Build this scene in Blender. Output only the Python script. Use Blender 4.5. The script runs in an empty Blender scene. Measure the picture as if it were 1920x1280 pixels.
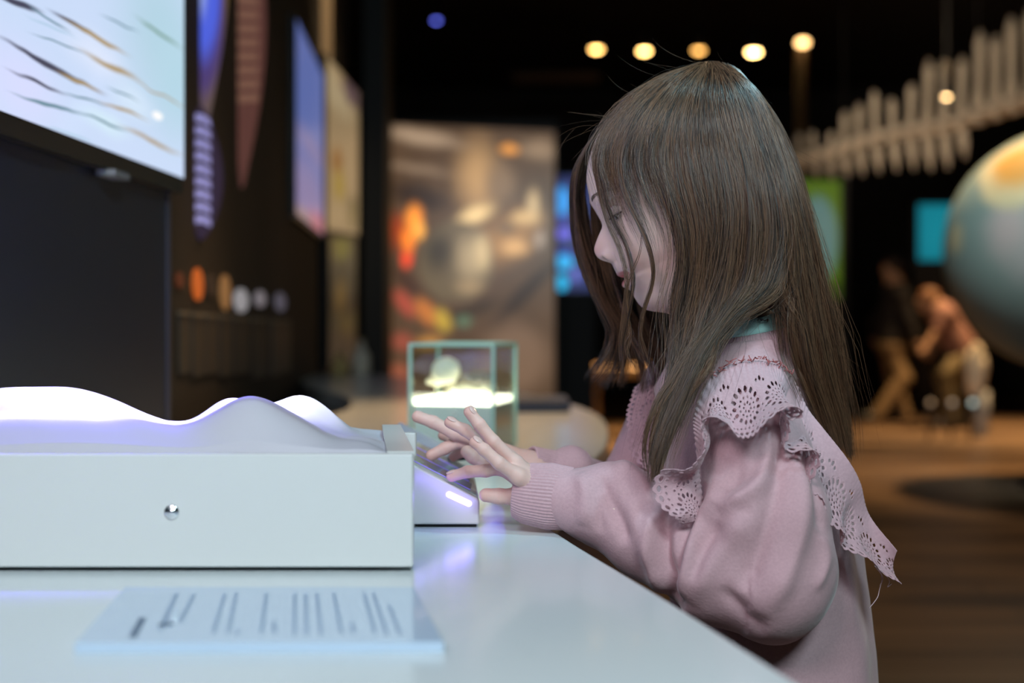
import bpy, math, random
import numpy as np
from mathutils import Vector, Matrix, noise as mnoise

S = bpy.context.scene
C = S.collection
PI = math.pi
F = 2400.0; HZ = 610.0; CZ = 0.9; TZ = 0.717      # focal length in px, horizon row, lens height, counter height

# ------------------------------------------------------------------ camera
cam_d = bpy.data.cameras.new('camera'); cam = bpy.data.objects.new('camera', cam_d); C.objects.link(cam)
cam.location = (0, 0, CZ); cam.rotation_euler = (PI/2, 0, 0)
cam_d.sensor_width = 36; cam_d.lens = 45; cam_d.shift_y = -30/1920
cam_d.clip_start = 0.02; cam_d.clip_end = 100
cam_d.dof.use_dof = True; cam_d.dof.focus_distance = 1.10; cam_d.dof.aperture_fstop = 3.0
S.camera = cam

# ------------------------------------------------------------------ view + world
S.view_settings.view_transform = 'Standard'; S.view_settings.look = 'None'
S.view_settings.gamma = 1; S.view_settings.use_curve_mapping = False
S.view_settings.exposure = 0.0
w = bpy.data.worlds.new('world'); S.world = w; w.use_nodes = True
w.node_tree.nodes['Background'].inputs[0].default_value = (0.5, 0.55, 0.7, 1)
w.node_tree.nodes['Background'].inputs[1].default_value = 0.012

def area(name, loc, target, size, energy, col, shape='DISK', spread=None):
    l = bpy.data.lights.new(name, 'AREA'); l.shape = shape; l.size = size; l.energy = energy; l.color = col
    if spread: l.spread = spread
    o = bpy.data.objects.new(name, l); C.objects.link(o); o.location = loc
    o.rotation_euler = (Vector(target)-Vector(loc)).to_track_quat('-Z', 'Y').to_euler(); return o
def spot(name, loc, target, energy, col, ang=40, blend=0.5, rad=0.05):
    l = bpy.data.lights.new(name, 'SPOT'); l.energy = energy; l.color = col; l.spot_size = math.radians(ang)
    l.spot_blend = blend; l.shadow_soft_size = rad
    o = bpy.data.objects.new(name, l); C.objects.link(o); o.location = loc
    o.rotation_euler = (Vector(target)-Vector(loc)).to_track_quat('-Z', 'Y').to_euler(); return o

# exhibition lighting for the counter and the girl (unseen lamps out of frame)
area('cool_counter_light', (0.55, -0.6, 2.05), (-0.05, 0.85, 0.75), 0.5, 26, (0.68, 0.95, 1.0))
area('white_counter_light', (-0.42, -0.45, 1.9), (0.1, 1.1, 0.9), 0.5, 15.5, (0.95, 0.90, 1.0))
spot('hair_light', (0.9, 0.6, 2.4), (0.18, 1.2, 1.05), 60, (0.42, 0.86, 1.0), 22, 0.8, 0.05)
spot('warm_back_light', (1.4, 2.8, 1.9), (0.27, 1.2, 0.9), 34, (1.0, 0.68, 0.4), 22, 0.7, 0.15)
# projector above the relief model, shining down on its far slopes
pr_ = spot('relief_projector', (-0.42, 2.05, 1.62), (-0.37, 1.14, 0.83), 190, (0.85, 0.88, 1.0), 20.5, 0.12, 0.008)
pr_.scale = (1, .42, 1)
pr_ = spot('relief_fringe_spot', (-0.40, 1.75, 1.78), (-0.365, 1.09, 0.83), 260, (0.14, 0.07, 1.0), 21, 0.6, 0.05)  # second spot added to lay a blue fringe along the crest
pr_.scale = (1, .45, 1)
# far counter and floor lighting
spot('far_counter_light', (0.1, 3.4, 2.8), (0.0, 2.5, 0.7), 190, (1.0, 0.60, 0.28), 46, 0.9, 0.1)
for i, (x, y, e, a) in enumerate([(1.3, 10.0, 1700, 50), (3.0, 7.4, 1000, 60), (4.2, 10.5, 1500, 60), (0.78, 9.6, 1600, 14), (1.7, 4.4, 130, 60)]):
    spot('floor_light', (x, y, 3.9), (x+0.1, y+0.2, 0), e, (1.0, 0.62, 0.28), a, 0.9, 0.12)
spot('skeleton_light', (1.3, 6.2, 2.0), (3.3, 9.0, 2.3), 240, (1.0, 0.8, 0.58), 50, 0.8, 0.2)
spot('globe_light', (1.6, 4.6, 3.6), (2.9, 7.0, 1.3), 330, (0.86, 0.97, 0.93), 40, 0.7, 0.2)
spot('wall_graphic_light', (0.5, 2.4, 2.6), (-0.6, 2.9, 1.2), 11, (1.0, 0.82, 0.66), 60, 0.9, 0.05)
spot('picture_light', (0.2, 4.2, 2.9), (-0.72, 5.2, 1.9), 70, (1.0, 0.78, 0.5), 40, 0.8, 0.05)

# ------------------------------------------------------------------ helpers
def P(px, py, d): return Vector(((px-960)/F*d, d, CZ-(py-HZ)/F*d))
def tag(o, label=None, cat=None, group=None, kind=None):
    if label: o['label'] = label
    if cat: o['category'] = cat
    if group: o['group'] = group
    if kind: o['kind'] = kind
    return o
def thing(name, loc, label, cat, group=None):
    o = bpy.data.objects.new(name, None); C.objects.link(o); o.location = loc; o.empty_display_size = .05
    return tag(o, label, cat, group)
def link(name, me, mats, parent=None):
    o = bpy.data.objects.new(name, me); C.objects.link(o)
    for m in (mats if isinstance(mats, (list, tuple)) else [mats]): me.materials.append(m)
    if parent is not None:
        o.parent = parent
        M = Matrix.Identity(4); q = parent
        while q is not None: M = Matrix.Translation(-Vector(q.location)) @ M; q = q.parent
        me.transform(M)
    return o
def mesh_np(name, V, Q, smooth=True):
    V = np.asarray(V, dtype=np.float32); Q = np.asarray(Q, dtype=np.int32)
    me = bpy.data.meshes.new(name); n = Q.shape[1]
    me.vertices.add(len(V)); me.vertices.foreach_set('co', V.ravel())
    me.loops.add(Q.size); me.loops.foreach_set('vertex_index', Q.ravel())
    me.polygons.add(len(Q)); me.polygons.foreach_set('loop_start', np.arange(len(Q), dtype=np.int32)*n)
    me.polygons.foreach_set('loop_total', np.full(len(Q), n, dtype=np.int32))
    me.update(calc_edges=True); me.validate()
    me.polygons.foreach_set('use_smooth', np.full(len(me.polygons), smooth)); return me
class MB:
    """collects shapes given in world coordinates and links them as one mesh object"""
    def __init__(s): s.v = []; s.f = []; s.sm = []; s.mi = []; s.m = 0
    def add(s, vs, fs, smooth=False):
        b = len(s.v); s.v += [tuple(v) for v in vs]; s.f += [tuple(b+i for i in f) for f in fs]
        s.sm += [smooth]*len(fs); s.mi += [s.m]*len(fs)
    def box(s, lo, hi, bev=0.0, M=None):
        x0, y0, z0 = lo; x1, y1, z1 = hi; b = bev
        if b <= 0:
            vs = [(x, y, z) for x in (x0, x1) for y in (y0, y1) for z in (z0, z1)]
            fs = [(0,1,3,2),(4,6,7,5),(0,4,5,1),(2,3,7,6),(0,2,6,4),(1,5,7,3)]
        else:
            vs = []; idx = {}
            for i, x in enumerate((x0, x1)):
                for j, y in enumerate((y0, y1)):
                    for k, z in enumerate((z0, z1)):
                        sx, sy, sz = (1, -1)[i], (1, -1)[j], (1, -1)[k]
                        idx[i,j,k,0] = len(vs); vs.append((x, y+sy*b, z+sz*b))
                        idx[i,j,k,1] = len(vs); vs.append((x+sx*b, y, z+sz*b))
                        idx[i,j,k,2] = len(vs); vs.append((x+sx*b, y+sy*b, z))
            fs = []
            for i in (0, 1):
                fs.append([idx[i,j,k,0] for j, k in ((0,0),(0,1),(1,1),(1,0))][::(1 if i == 0 else -1)])
                fs.append([idx[j,i,k,1] for j, k in ((0,0),(1,0),(1,1),(0,1))][::(1 if i == 0 else -1)])
                fs.append([idx[j,k,i,2] for j, k in ((0,0),(0,1),(1,1),(1,0))][::(1 if i == 0 else -1)])
            for j in (0, 1):
                for k in (0, 1):
                    fs.append((idx[0,j,k,1], idx[1,j,k,1], idx[1,j,k,2], idx[0,j,k,2]))
                    fs.append((idx[j,0,k,0], idx[j,1,k,0], idx[j,1,k,2], idx[j,0,k,2]))
                    fs.append((idx[j,k,0,0], idx[j,k,1,0], idx[j,k,1,1], idx[j,k,0,1]))
            for i in (0,1):
                for j in (0,1):
                    for k in (0,1): fs.append((idx[i,j,k,0], idx[i,j,k,1], idx[i,j,k,2]))
        if M is not None: vs = [M @ Vector(v) for v in vs]
        s.add(vs, fs); return s
    def tube(s, pts, r, n=10, cap=True):
        pts = [Vector(p) for p in pts]; rr = r if isinstance(r, (list, tuple)) else [r]*len(pts)
        vs = []; up = None
        for i, p in enumerate(pts):
            t = (pts[min(i+1, len(pts)-1)]-pts[max(i-1, 0)]).normalized()
            if up is None: up = t.orthogonal().normalized()
            up = (up - t*up.dot(t)).normalized(); bn = t.cross(up)
            for k in range(n):
                a = 2*PI*k/n; vs.append(p+(up*math.cos(a)+bn*math.sin(a))*rr[i])
        fs = []
        for i in range(len(pts)-1):
            for k in range(n):
                a = i*n+k; b = i*n+(k+1) % n; fs.append((a, b, b+n, a+n))
        if cap: fs.append(tuple(range(n))[::-1]); fs.append(tuple((len(pts)-1)*n+k for k in range(n)))
        s.add(vs, fs, True); return s
    def lathe(s, c, prof, n=32, M=None):
        vs = []; c = Vector(c)
        for r, z in prof:
            for k in range(n):
                v = Vector((r*math.cos(2*PI*k/n), r*math.sin(2*PI*k/n), z))
                if M is not None: v = M @ v
                vs.append(c+v)
        fs = []
        for i in range(len(prof)-1):
            for k in range(n):
                a = i*n+k; b = i*n+(k+1) % n; fs.append((a, b, b+n, a+n))
        fs.append(tuple(range(n))[::-1]); fs.append(tuple((len(prof)-1)*n+k for k in range(n)))
        s.add(vs, fs, True); return s
    def ell(s, c, r, M=None, n=20, m=12):
        prof = []; vs = []; c = Vector(c)
        for i in range(m+1):
            t = -PI/2+PI*i/m
            for k in range(n):
                v = Vector((r[0]*math.cos(t)*math.cos(2*PI*k/n), r[1]*math.cos(t)*math.sin(2*PI*k/n), r[2]*math.sin(t)))
                if M is not None: v = M @ v
                vs.append(c+v)
        fs = []
        for i in range(m):
            for k in range(n):
                a = i*n+k; b = i*n+(k+1) % n; fs.append((a, b, b+n, a+n))
        s.add(vs, fs, True); return s
    def prism(s, poly, z0, z1):
        n = len(poly); vs = [(x, y, z0) for x, y in poly]+[(x, y, z1) for x, y in poly]
        fs = [tuple(range(n))[::-1], tuple(range(n, 2*n))]+[(i, (i+1) % n, n+(i+1) % n, n+i) for i in range(n)]
        s.add(vs, fs); return s
    def build(s, name, mats, parent=None):
        me = bpy.data.meshes.new(name); me.from_pydata(s.v, [], s.f); me.validate()
        for p, sm, mi in zip(me.polygons, s.sm, s.mi): p.use_smooth = sm; p.material_index = mi
        import bmesh
        bm = bmesh.new(); bm.from_mesh(me); bmesh.ops.recalc_face_normals(bm, faces=bm.faces); bm.to_mesh(me); bm.free()
        return link(name, me, mats, parent)
def panel(name, quad, thick, mats, parent=None, nrm=None):
    """flat panel: quad = bottom-left, bottom-right, top-right, top-left of its face; UV 0..1 on the face"""
    q = [Vector(v) for v in quad]; n = (q[1]-q[0]).cross(q[3]-q[0]).normalized()
    vs = q+[v-n*thick for v in q]
    me = bpy.data.meshes.new(name)
    me.from_pydata([tuple(v) for v in vs], [], [(0,1,2,3),(7,6,5,4),(0,4,5,1),(1,5,6,2),(2,6,7,3),(3,7,4,0)])
    uv = me.uv_layers.new(name='UVMap')
    for li, c in zip(me.polygons[0].loop_indices, [(0,0),(1,0),(1,1),(0,1)]): uv.data[li].uv = c
    o = link(name, me, mats, parent)
    if isinstance(mats, (list, tuple)) and len(mats) > 1:
        for p in me.polygons[1:]: p.material_index = 1
    return o
def catmull(pts, n):
    P_ = np.asarray(pts, dtype=float); m = len(P_)
    E = np.vstack([2*P_[0]-P_[1], P_, 2*P_[-1]-P_[-2]])
    t = np.linspace(0, m-1, n); i = np.minimum(t.astype(int), m-2); f = (t-i)[:, None]
    a, b, c, d = E[i], E[i+1], E[i+2], E[i+3]
    return 0.5*((2*b)+(-a+c)*f+(2*a-5*b+4*c-d)*f**2+(-a+3*b-3*c+d)*f**3)

# materials ---------------------------------------------------------
def mat(name, col, rough=0.5, metal=0, emit=None, estr=0, coat=0, spec=0.5, sheen=0, trans=0, ior=1.45, sss=0, bump=None, var=None):
    m = bpy.data.materials.new(name); m.use_nodes = True; nt = m.node_tree; b = nt.nodes['Principled BSDF']
    b.inputs['Base Color'].default_value = (*col, 1); b.inputs['Roughness'].default_value = rough
    b.inputs['Metallic'].default_value = metal; b.inputs['Coat Weight'].default_value = coat; b.inputs['Coat Roughness'].default_value = .06
    b.inputs['Specular IOR Level'].default_value = spec; b.inputs['Sheen Weight'].default_value = sheen
    b.inputs['Transmission Weight'].default_value = trans; b.inputs['IOR'].default_value = ior
    if sss: b.inputs['Subsurface Weight'].default_value = sss; b.inputs['Subsurface Radius'].default_value = (1, .35, .2); b.inputs['Subsurface Scale'].default_value = .006
    if emit: b.inputs['Emission Color'].default_value = (*emit, 1); b.inputs['Emission Strength'].default_value = estr
    if var:     # (scale, second colour)
        tc = nt.nodes.new('ShaderNodeTexCoord'); n = nt.nodes.new('ShaderNodeTexNoise'); n.inputs['Scale'].default_value = var[0]; n.inputs['Detail'].default_value = 5
        mx = nt.nodes.new('ShaderNodeMix'); mx.data_type = 'RGBA'; mx.inputs[6].default_value = (*col, 1); mx.inputs[7].default_value = (*var[1], 1)
        nt.links.new(tc.outputs['Object'], n.inputs['Vector']); nt.links.new(n.outputs['Fac'], mx.inputs[0]); nt.links.new(mx.outputs[2], b.inputs['Base Color'])
    if bump:    # (scale, strength, distance)
        tc = nt.nodes.new('ShaderNodeTexCoord'); n = nt.nodes.new('ShaderNodeTexNoise'); n.inputs['Scale'].default_value = bump[0]; n.inputs['Detail'].default_value = 4
        bp = nt.nodes.new('ShaderNodeBump'); bp.inputs['Strength'].default_value = bump[1]; bp.inputs['Distance'].default_value = bump[2]
        nt.links.new(tc.outputs['Object'], n.inputs['Vector']); nt.links.new(n.outputs['Fac'], bp.inputs['Height']); nt.links.new(bp.outputs['Normal'], b.inputs['Normal'])
    return m
def N(nt, typ, **kw):
    n = nt.nodes.new(typ)
    for k, v in kw.items(): setattr(n, k, v)
    return n
def mixc(nt, fac, a, b):
    m = N(nt, 'ShaderNodeMix', data_type='RGBA')
    for s, v in ((0, fac), (6, a), (7, b)):
        if isinstance(v, (tuple, float, int)): m.inputs[s].default_value = (*v, 1) if isinstance(v, tuple) else v
        else: nt.links.new(v, m.inputs[s])
    return m.outputs[2]
def blob_picture(name, base, blobs, glow=0.0, noise_amt=0.0, base2=None, nscale=6):
    """printed or displayed picture made of soft elliptical patches in the panel's own UV: (u, v, ru, rv, colour, softness, rotation)"""
    m = bpy.data.materials.new(name); m.use_nodes = True; nt = m.node_tree; b = nt.nodes['Principled BSDF']; L = nt.links.new
    uv = N(nt, 'ShaderNodeUVMap'); src = uv.outputs[0]
    nz = N(nt, 'ShaderNodeTexNoise'); nz.inputs['Scale'].default_value = nscale; L(src, nz.inputs['Vector'])
    if noise_amt:
        sub = N(nt, 'ShaderNodeVectorMath', operation='SUBTRACT'); L(nz.outputs['Color'], sub.inputs[0]); sub.inputs[1].default_value = (.5, .5, .5)
        sc = N(nt, 'ShaderNodeVectorMath', operation='SCALE'); L(sub.outputs[0], sc.inputs[0]); sc.inputs['Scale'].default_value = noise_amt
        ad = N(nt, 'ShaderNodeVectorMath', operation='ADD'); L(src, ad.inputs[0]); L(sc.outputs[0], ad.inputs[1]); src = ad.outputs[0]
    col = mixc(nt, nz.outputs['Fac'], base, base2) if base2 else None
    if col is None:
        r = N(nt, 'ShaderNodeRGB'); r.outputs[0].default_value = (*base, 1); col = r.outputs[0]
    for bl in blobs:
        u, v, ru, rv, c, soft = bl[:6]; rot = bl[6] if len(bl) > 6 else 0
        mp = N(nt, 'ShaderNodeMapping', vector_type='TEXTURE'); mp.inputs['Location'].default_value = (u, v, 0)
        mp.inputs['Rotation'].default_value = (0, 0, rot); mp.inputs['Scale'].default_value = (ru, rv, 1)
        L(src, mp.inputs['Vector']); ln = N(nt, 'ShaderNodeVectorMath', operation='LENGTH'); L(mp.outputs[0], ln.inputs[0])
        mr = N(nt, 'ShaderNodeMapRange', interpolation_type='SMOOTHSTEP'); mr.inputs['From Min'].default_value = 1; mr.inputs['From Max'].default_value = 1-soft
        L(ln.outputs['Value'], mr.inputs['Value']); col = mixc(nt, mr.outputs[0], col, c)
    L(col, b.inputs['Base Color']); b.inputs['Roughness'].default_value = .45
    if glow: 
        L(col, b.inputs['Emission Color']); b.inputs['Emission Strength'].default_value = glow; b.inputs['Base Color'].default_value = (.02,.02,.02,1)
        nt.links.remove(b.inputs['Base Color'].links[0]); b.inputs['Roughness'].default_value = .25
    return m

# implicit surfaces --------------------------------------------------
def surface_nets(fn, lo, hi, h):
    lo = np.array(lo, float); n = np.ceil((np.array(hi)-lo)/h).astype(int)+1
    X, Y, Z = np.meshgrid(*[(lo[i]+np.arange(n[i])*h).astype(np.float32) for i in range(3)], indexing='ij')
    v = fn(X, Y, Z); s = v < 0
    nc = n-1; acc = np.zeros((*nc, 3), np.float32); cnt = np.zeros(tuple(nc), np.float32)
    for ax in range(3):
        o = [a for a in range(3) if a != ax]
        sl0 = [slice(None)]*3; sl1 = [slice(None)]*3; sl0[ax] = slice(0, -1); sl1[ax] = slice(1, None)
        a = v[tuple(sl0)]; b = v[tuple(sl1)]; cr = s[tuple(sl0)] != s[tuple(sl1)]
        t = np.where(cr, a/np.where(cr, a-b, 1), 0)
        for di in (0, 1):
            for dj in (0, 1):
                sl = [slice(None)]*3
                sl[o[0]] = slice(di, nc[o[0]]+di); sl[o[1]] = slice(dj, nc[o[1]]+dj)
                c = cr[tuple(sl)]; tt = t[tuple(sl)]
                cnt += c; acc[..., ax] += np.where(c, tt, 0); acc[..., o[0]] += c*di; acc[..., o[1]] += c*dj
    act = cnt > 0; idx = np.full(tuple(nc), -1, np.int64); idx[act] = np.arange(act.sum())
    I = np.argwhere(act); V = lo+(I+acc[act]/cnt[act][:, None])*h
    quads = []
    for ax in range(3):
        o1, o2 = (ax+1) % 3, (ax+2) % 3
        sl0 = [slice(None)]*3; sl1 = [slice(None)]*3; sl0[ax] = slice(0, -1); sl1[ax] = slice(1, None)
        cr = s[tuple(sl0)] != s[tuple(sl1)]; E = np.argwhere(cr)
        E = E[(E[:, o1] > 0) & (E[:, o2] > 0) & (E[:, o1] < nc[o1]) & (E[:, o2] < nc[o2])]
        ins = s[tuple(sl0)][tuple(E.T)]
        def cell(d1, d2):
            e = E.copy(); e[:, o1] += d1; e[:, o2] += d2; return idx[tuple(e.T)]
        q = np.stack([cell(-1, -1), cell(0, -1), cell(0, 0), cell(-1, 0)], 1)
        q[~ins] = q[~ins][:, ::-1]; quads.append(q)
    Q = np.vstack(quads); Q = Q[(Q >= 0).all(1)]; return V, Q
def cone(X, Y, Z, a, b, ra, rb):
    a = np.array(a, np.float32); ab = (np.array(b, np.float32)-a); L2 = float((ab**2).sum())+1e-12
    t = np.clip(((X-a[0])*ab[0]+(Y-a[1])*ab[1]+(Z-a[2])*ab[2])/L2, 0, 1)
    return np.sqrt((X-a[0]-t*ab[0])**2+(Y-a[1]-t*ab[1])**2+(Z-a[2]-t*ab[2])**2)-(ra+(rb-ra)*t)
def ellip(X, Y, Z, c, r):
    return (np.sqrt(((X-c[0])/r[0])**2+((Y-c[1])/r[1])**2+((Z-c[2])/r[2])**2)-1)*min(r)
def smin(a, b, k):
    h = np.clip(.5+.5*(b-a)/k, 0, 1); return b+(a-b)*h-k*h*(1-h)
def vnormals(V, Q):
    n = np.cross(V[Q[:, 2]]-V[Q[:, 0]], V[Q[:, 3]]-V[Q[:, 1]]); out = np.zeros_like(V)
    for i in range(4): np.add.at(out, Q[:, i], n)
    return out/(np.linalg.norm(out, axis=1)[:, None]+1e-12)
def relax(V, Q, it=2, f=.5):
    for _ in range(it):
        acc = np.zeros_like(V); c = np.zeros(len(V))
        for a, b in ((0, 1), (1, 2), (2, 3), (3, 0)):
            np.add.at(acc, Q[:, a], V[Q[:, b]]); np.add.at(acc, Q[:, b], V[Q[:, a]])
            np.add.at(c, Q[:, a], 1); np.add.at(c, Q[:, b], 1)
        V = V+(acc/c[:, None]-V)*f
    return V
# ------------------------------------------------------------------ materials of the setting
def floor_mat():
    m = bpy.data.materials.new('floor_wood'); m.use_nodes = True; nt = m.node_tree; b = nt.nodes['Principled BSDF']; L = nt.links.new
    tc = N(nt, 'ShaderNodeTexCoord'); mp = N(nt, 'ShaderNodeMapping'); mp.inputs['Scale'].default_value = (.35, 2.6, 1); L(tc.outputs['Object'], mp.inputs[0])
    n1 = N(nt, 'ShaderNodeTexNoise'); n1.inputs['Scale'].default_value = 1.6; n1.inputs['Detail'].default_value = 3; L(mp.outputs[0], n1.inputs['Vector'])
    br = N(nt, 'ShaderNodeTexBrick'); br.inputs['Scale'].default_value = 1; br.inputs['Brick Width'].default_value = 1.6; br.inputs['Row Height'].default_value = .16
    br.inputs['Color1'].default_value = (.30, .19, .11, 1); br.inputs['Color2'].default_value = (.21, .13, .075, 1); br.inputs['Mortar'].default_value = (.06, .035, .02, 1); br.inputs['Mortar Size'].default_value = .006
    L(tc.outputs['Object'], br.inputs['Vector'])
    mr = N(nt, 'ShaderNodeMapRange'); mr.inputs['From Min'].default_value = .35; mr.inputs['From Max'].default_value = .62; L(n1.outputs['Fac'], mr.inputs['Value'])
    c = mixc(nt, mr.outputs[0], (.075, .05, .038), br.outputs['Color']); L(c, b.inputs['Base Color']); b.inputs['Roughness'].default_value = .38
    return m
M_floor = floor_mat()
M_black = mat('black_paint', (.012, .011, .012), .6)
M_ceiling = mat('dark_ceiling', (.010, .008, .008), .9)
M_navy = mat('navy_laminate', (.020, .022, .036), .42, bump=(300, .15, .001))
M_brownwall = mat('dark_brown_wall', (.028, .020, .014), .7)
M_white = mat('white_lacquer', (.66, .675, .66), .32, coat=.1)
M_counter = mat('white_counter', (.66, .715, .725), .20, coat=.1)
M_cbase = mat('counter_base', (.05, .045, .045), .6)
M_chrome = mat('chrome', (.8, .8, .82), .15, 1)
M_bezel = mat('black_bezel', (.012, .012, .014), .3)

def box_struct(name, lo, hi, m):
    b = MB().box(lo, hi); return tag(b.build(name, m), kind='structure')
box_struct('floor', (-7, -3, -.1), (11, 18, 0), M_floor)
box_struct('ceiling', (-7, -3, 4.2), (11, 18, 4.3), M_ceiling)
box_struct('wall_back', (-7, 17.9, 0), (11, 18, 4.2), M_black)
box_struct('wall_right', (10.9, -3, 0), (11, 17.9, 4.2), M_black)
box_struct('wall_front', (-7, -3.1, 0), (11, -3, 4.2), M_black)

# curved wall on the left (plan from the camera side to the far end)
WP = catmull([(-.59, 1.98), (-.568, 2.12), (-.60, 2.42), (-.643, 2.86), (-.654, 3.2), (-.655, 3.52), (-.69, 4.0), (-.74, 4.9), (-.775, 5.4), (-.78, 6.1)], 60)
def wall_pt(px, lift=0.004):
    """point (x, y) where the ray of a photo column meets the curved wall"""
    r = (px-960)/F; best = None
    for i in range(0, len(WP)-1):
        (x0, y0), (x1, y1) = WP[i], WP[i+1]
        den = (x1-x0)-r*(y1-y0)
        if abs(den) < 1e-9: continue
        t = (r*y0-x0)/den
        if 0 <= t <= 1: best = (x0+(x1-x0)*t, y0+(y1-y0)*t); break
    if best is None: best = tuple(WP[0])
    return best
box_struct('wall_side', (-1.34, -3, 0), (-1.22, 1.955, 4.2), M_brownwall)
poly = [(-1.34, 1.957)]+[tuple(p) for p in WP]+[(-.9, 6.1), (-.9, 2.1), (-1.34, 2.1)]
tag(MB().prism(poly, 0, 4.2).build('wall_left', M_brownwall), kind='structure')

# ------------------------------------------------------------------ counter
edge = catmull([(.33, -.2), (.2195, .32), (.1475, .6555), (.1036, .858), (.0475, 1.10), (.033, 1.2), (.045, 1.36), (.09, 1.62), (.148, 2.0), (.178, 2.44), (.165, 2.78), (.105, 3.16), (.02, 3.5), (-.15, 4.0), (-.36, 4.5), (-.55, 4.86)], 90)
back = catmull([(-.69, 4.86), (-.74, 4.6), (-.69, 4.2), (-.565, 3.72), (-.43, 3.3), (-.365, 2.85), (-.40, 2.5), (-.48, 2.2), (-.56, 1.95)], 40)
CP = [tuple(p) for p in edge]+[tuple(p) for p in back]+[(-1.2, 1.945), (-1.2, -.2)]
counter = thing('counter', (-.3, 1.5, 0), 'long white counter with a wavy edge carrying the relief model and glass case', 'counter')
cm = MB().prism(CP, TZ-.045, TZ).build('countertop', M_counter, counter)
bv = cm.modifiers.new('bevel', 'BEVEL'); bv.width = .004; bv.segments = 3; bv.limit_method = 'ANGLE'
E2 = catmull([(.12, -.2), (.0, .5), (-.08, 1.0), (-.11, 1.3), (-.05, 1.7), (0, 2.2), (0, 2.8), (-.12, 3.4), (-.4, 4.2), (-.6, 4.6)], 40)
MB().prism([tuple(p) for p in E2]+[(-.68, 4.4), (-.55, 3.6), (-.5, 2.9), (-.5, 2.1), (-.60, 1.90), (-1.15, 1.9), (-1.15, -.2)], 0, TZ-.045).build('base', M_cbase, counter)
def on_counter(x, y):
    n = len(CP); c = np.zeros(np.shape(x), bool)
    for i in range(n):
        (x0, y0), (x1, y1) = CP[i-1], CP[i]
        if y0 == y1: continue
        c ^= ((y0 > y) != (y1 > y)) & (x < (x1-x0)*(y-y0)/(y1-y0)+x0)
    return c

# ------------------------------------------------------------------ display unit with the big screen
def spx(y, off=0): return -.487+.053*(y-1.9)+off
def suv(px, py):
    y = .5877/(.053-(px-960)/F); return (y-.62)/1.28, (CZ-(py-HZ)/F*y-1.118)/.742
def stroke(x0, y0, x1, y1, w, c, soft=.7):
    u0, v0 = suv(x0, y0); u1, v1 = suv(x1, y1); return ((u0+u1)/2, (v0+v1)/2, math.hypot(u1-u0, v1-v0)/2*1.35, w*.72, c, soft, math.atan2(v1-v0, u1-u0))
DK = (.06, .06, .10); TN = (.42, .30, .14); TL = (.14, .26, .33); LB = (.45, .62, .80)
def glaze(px, py, rx, ry, c, soft): u, v = suv(px, py); return (u, v, rx, ry, c, soft)
M_screen = blob_picture('river_screen', (.60, .72, .95), [glaze(300, 60, .22, .28, (.46, .66, .78), 1), glaze(330, 140, .12, .2, (.46, .68, .80), 1), glaze(40, 160, .12, .10, (.68, .72, 1.0), 1), glaze(180, 100, .12, .05, (.72, .80, .98), 1), glaze(250, 190, .1, .05, (.66, .80, .96), 1), glaze(200, 230, .1, .03, (.66, .84, .96), 1),
    stroke(-10, -8, 78, 20, .010, DK), stroke(55, 10, 130, 60, .004, TL), stroke(50, 28, 140, 70, .004, LB), stroke(95, 18, 180, 68, .008, DK), stroke(120, 34, 240, 104, .0075, TN), stroke(150, 92, 265, 152, .011, TN, .8), stroke(60, 60, 160, 100, .003, TL),
    stroke(10, 75, 185, 168, .0095, DK, .6), stroke(110, 130, 190, 170, .006, TN), stroke(20, 132, 125, 177, .007, DK, .8), stroke(120, 172, 200, 196, .004, TL), stroke(30, 178, 160, 218, .006, TL), stroke(185, 188, 275, 224, .006, TN), stroke(150, 212, 240, 246, .005, TL),
    stroke(228, 236, 340, 292, .010, TN, .9), stroke(250, 148, 350, 205, .004, TN), stroke(255, 30, 340, 88, .009, (.16, .30, .22), .9), stroke(190, 30, 260, 60, .004, TL), stroke(200, 160, 260, 190, .004, TL), stroke(0, 215, 80, 240, .004, LB), stroke(80, 235, 180, 270, .004, LB),
    (.907, .10, .020, .009, (1, 1, 1), .3)], glow=1.0, noise_amt=.022, nscale=10)
unit = thing('display_cabinet', (-.62, 1.2, TZ), 'dark navy cabinet standing on the counter under the big river screen', 'cabinet')
y0, y1 = -.15, 1.9
MB().prism([(spx(y0, -.022), y0), (spx(y1, -.022), y1), (spx(y1, -.10), y1), (spx(y0, -.16), y0)], TZ, 2.3).build('back_panel', M_navy, unit)
MB().prism([(spx(y1, -.020), y1-.012), (spx(y1, -.020), y1+.002), (spx(y1, -.102), y1+.002), (spx(y1, -.102), y1-.012)], TZ, 2.3).build('edge_trim', mat('steel_trim', (.10, .10, .15), .4, .6), unit)
tv = thing('video_screen', (-.5, 1.2, 1.5), 'large bright screen showing a braided pale river from above, upper left', 'screen')
ys0, ys1, zb, zt = .62, 1.9, 1.118, 1.86
q = [(spx(ys0), ys0, zb), (spx(ys1), ys1, zb), (spx(ys1), ys1, zt), (spx(ys0), ys0, zt)]
panel('display', q, .002, [M_screen, M_bezel], tv)
MB().prism([(spx(ys0-.015, -.0025), ys0-.012), (spx(ys1, -.0025), ys1+.004), (spx(ys1, -.02), ys1+.004), (spx(ys0, -.02), ys0-.012)], zb-.022, zt+.012).build('bezel', M_bezel, tv)
MB().prism([(spx(1.66, .004), 1.60), (spx(1.66, .004), 1.66), (spx(1.66, -.018), 1.66), (spx(1.6, -.018), 1.60)], zb-.030, zb-.0225).build('sensor', mat('sensor_grey', (.25, .25, .27), .4), tv)

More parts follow.
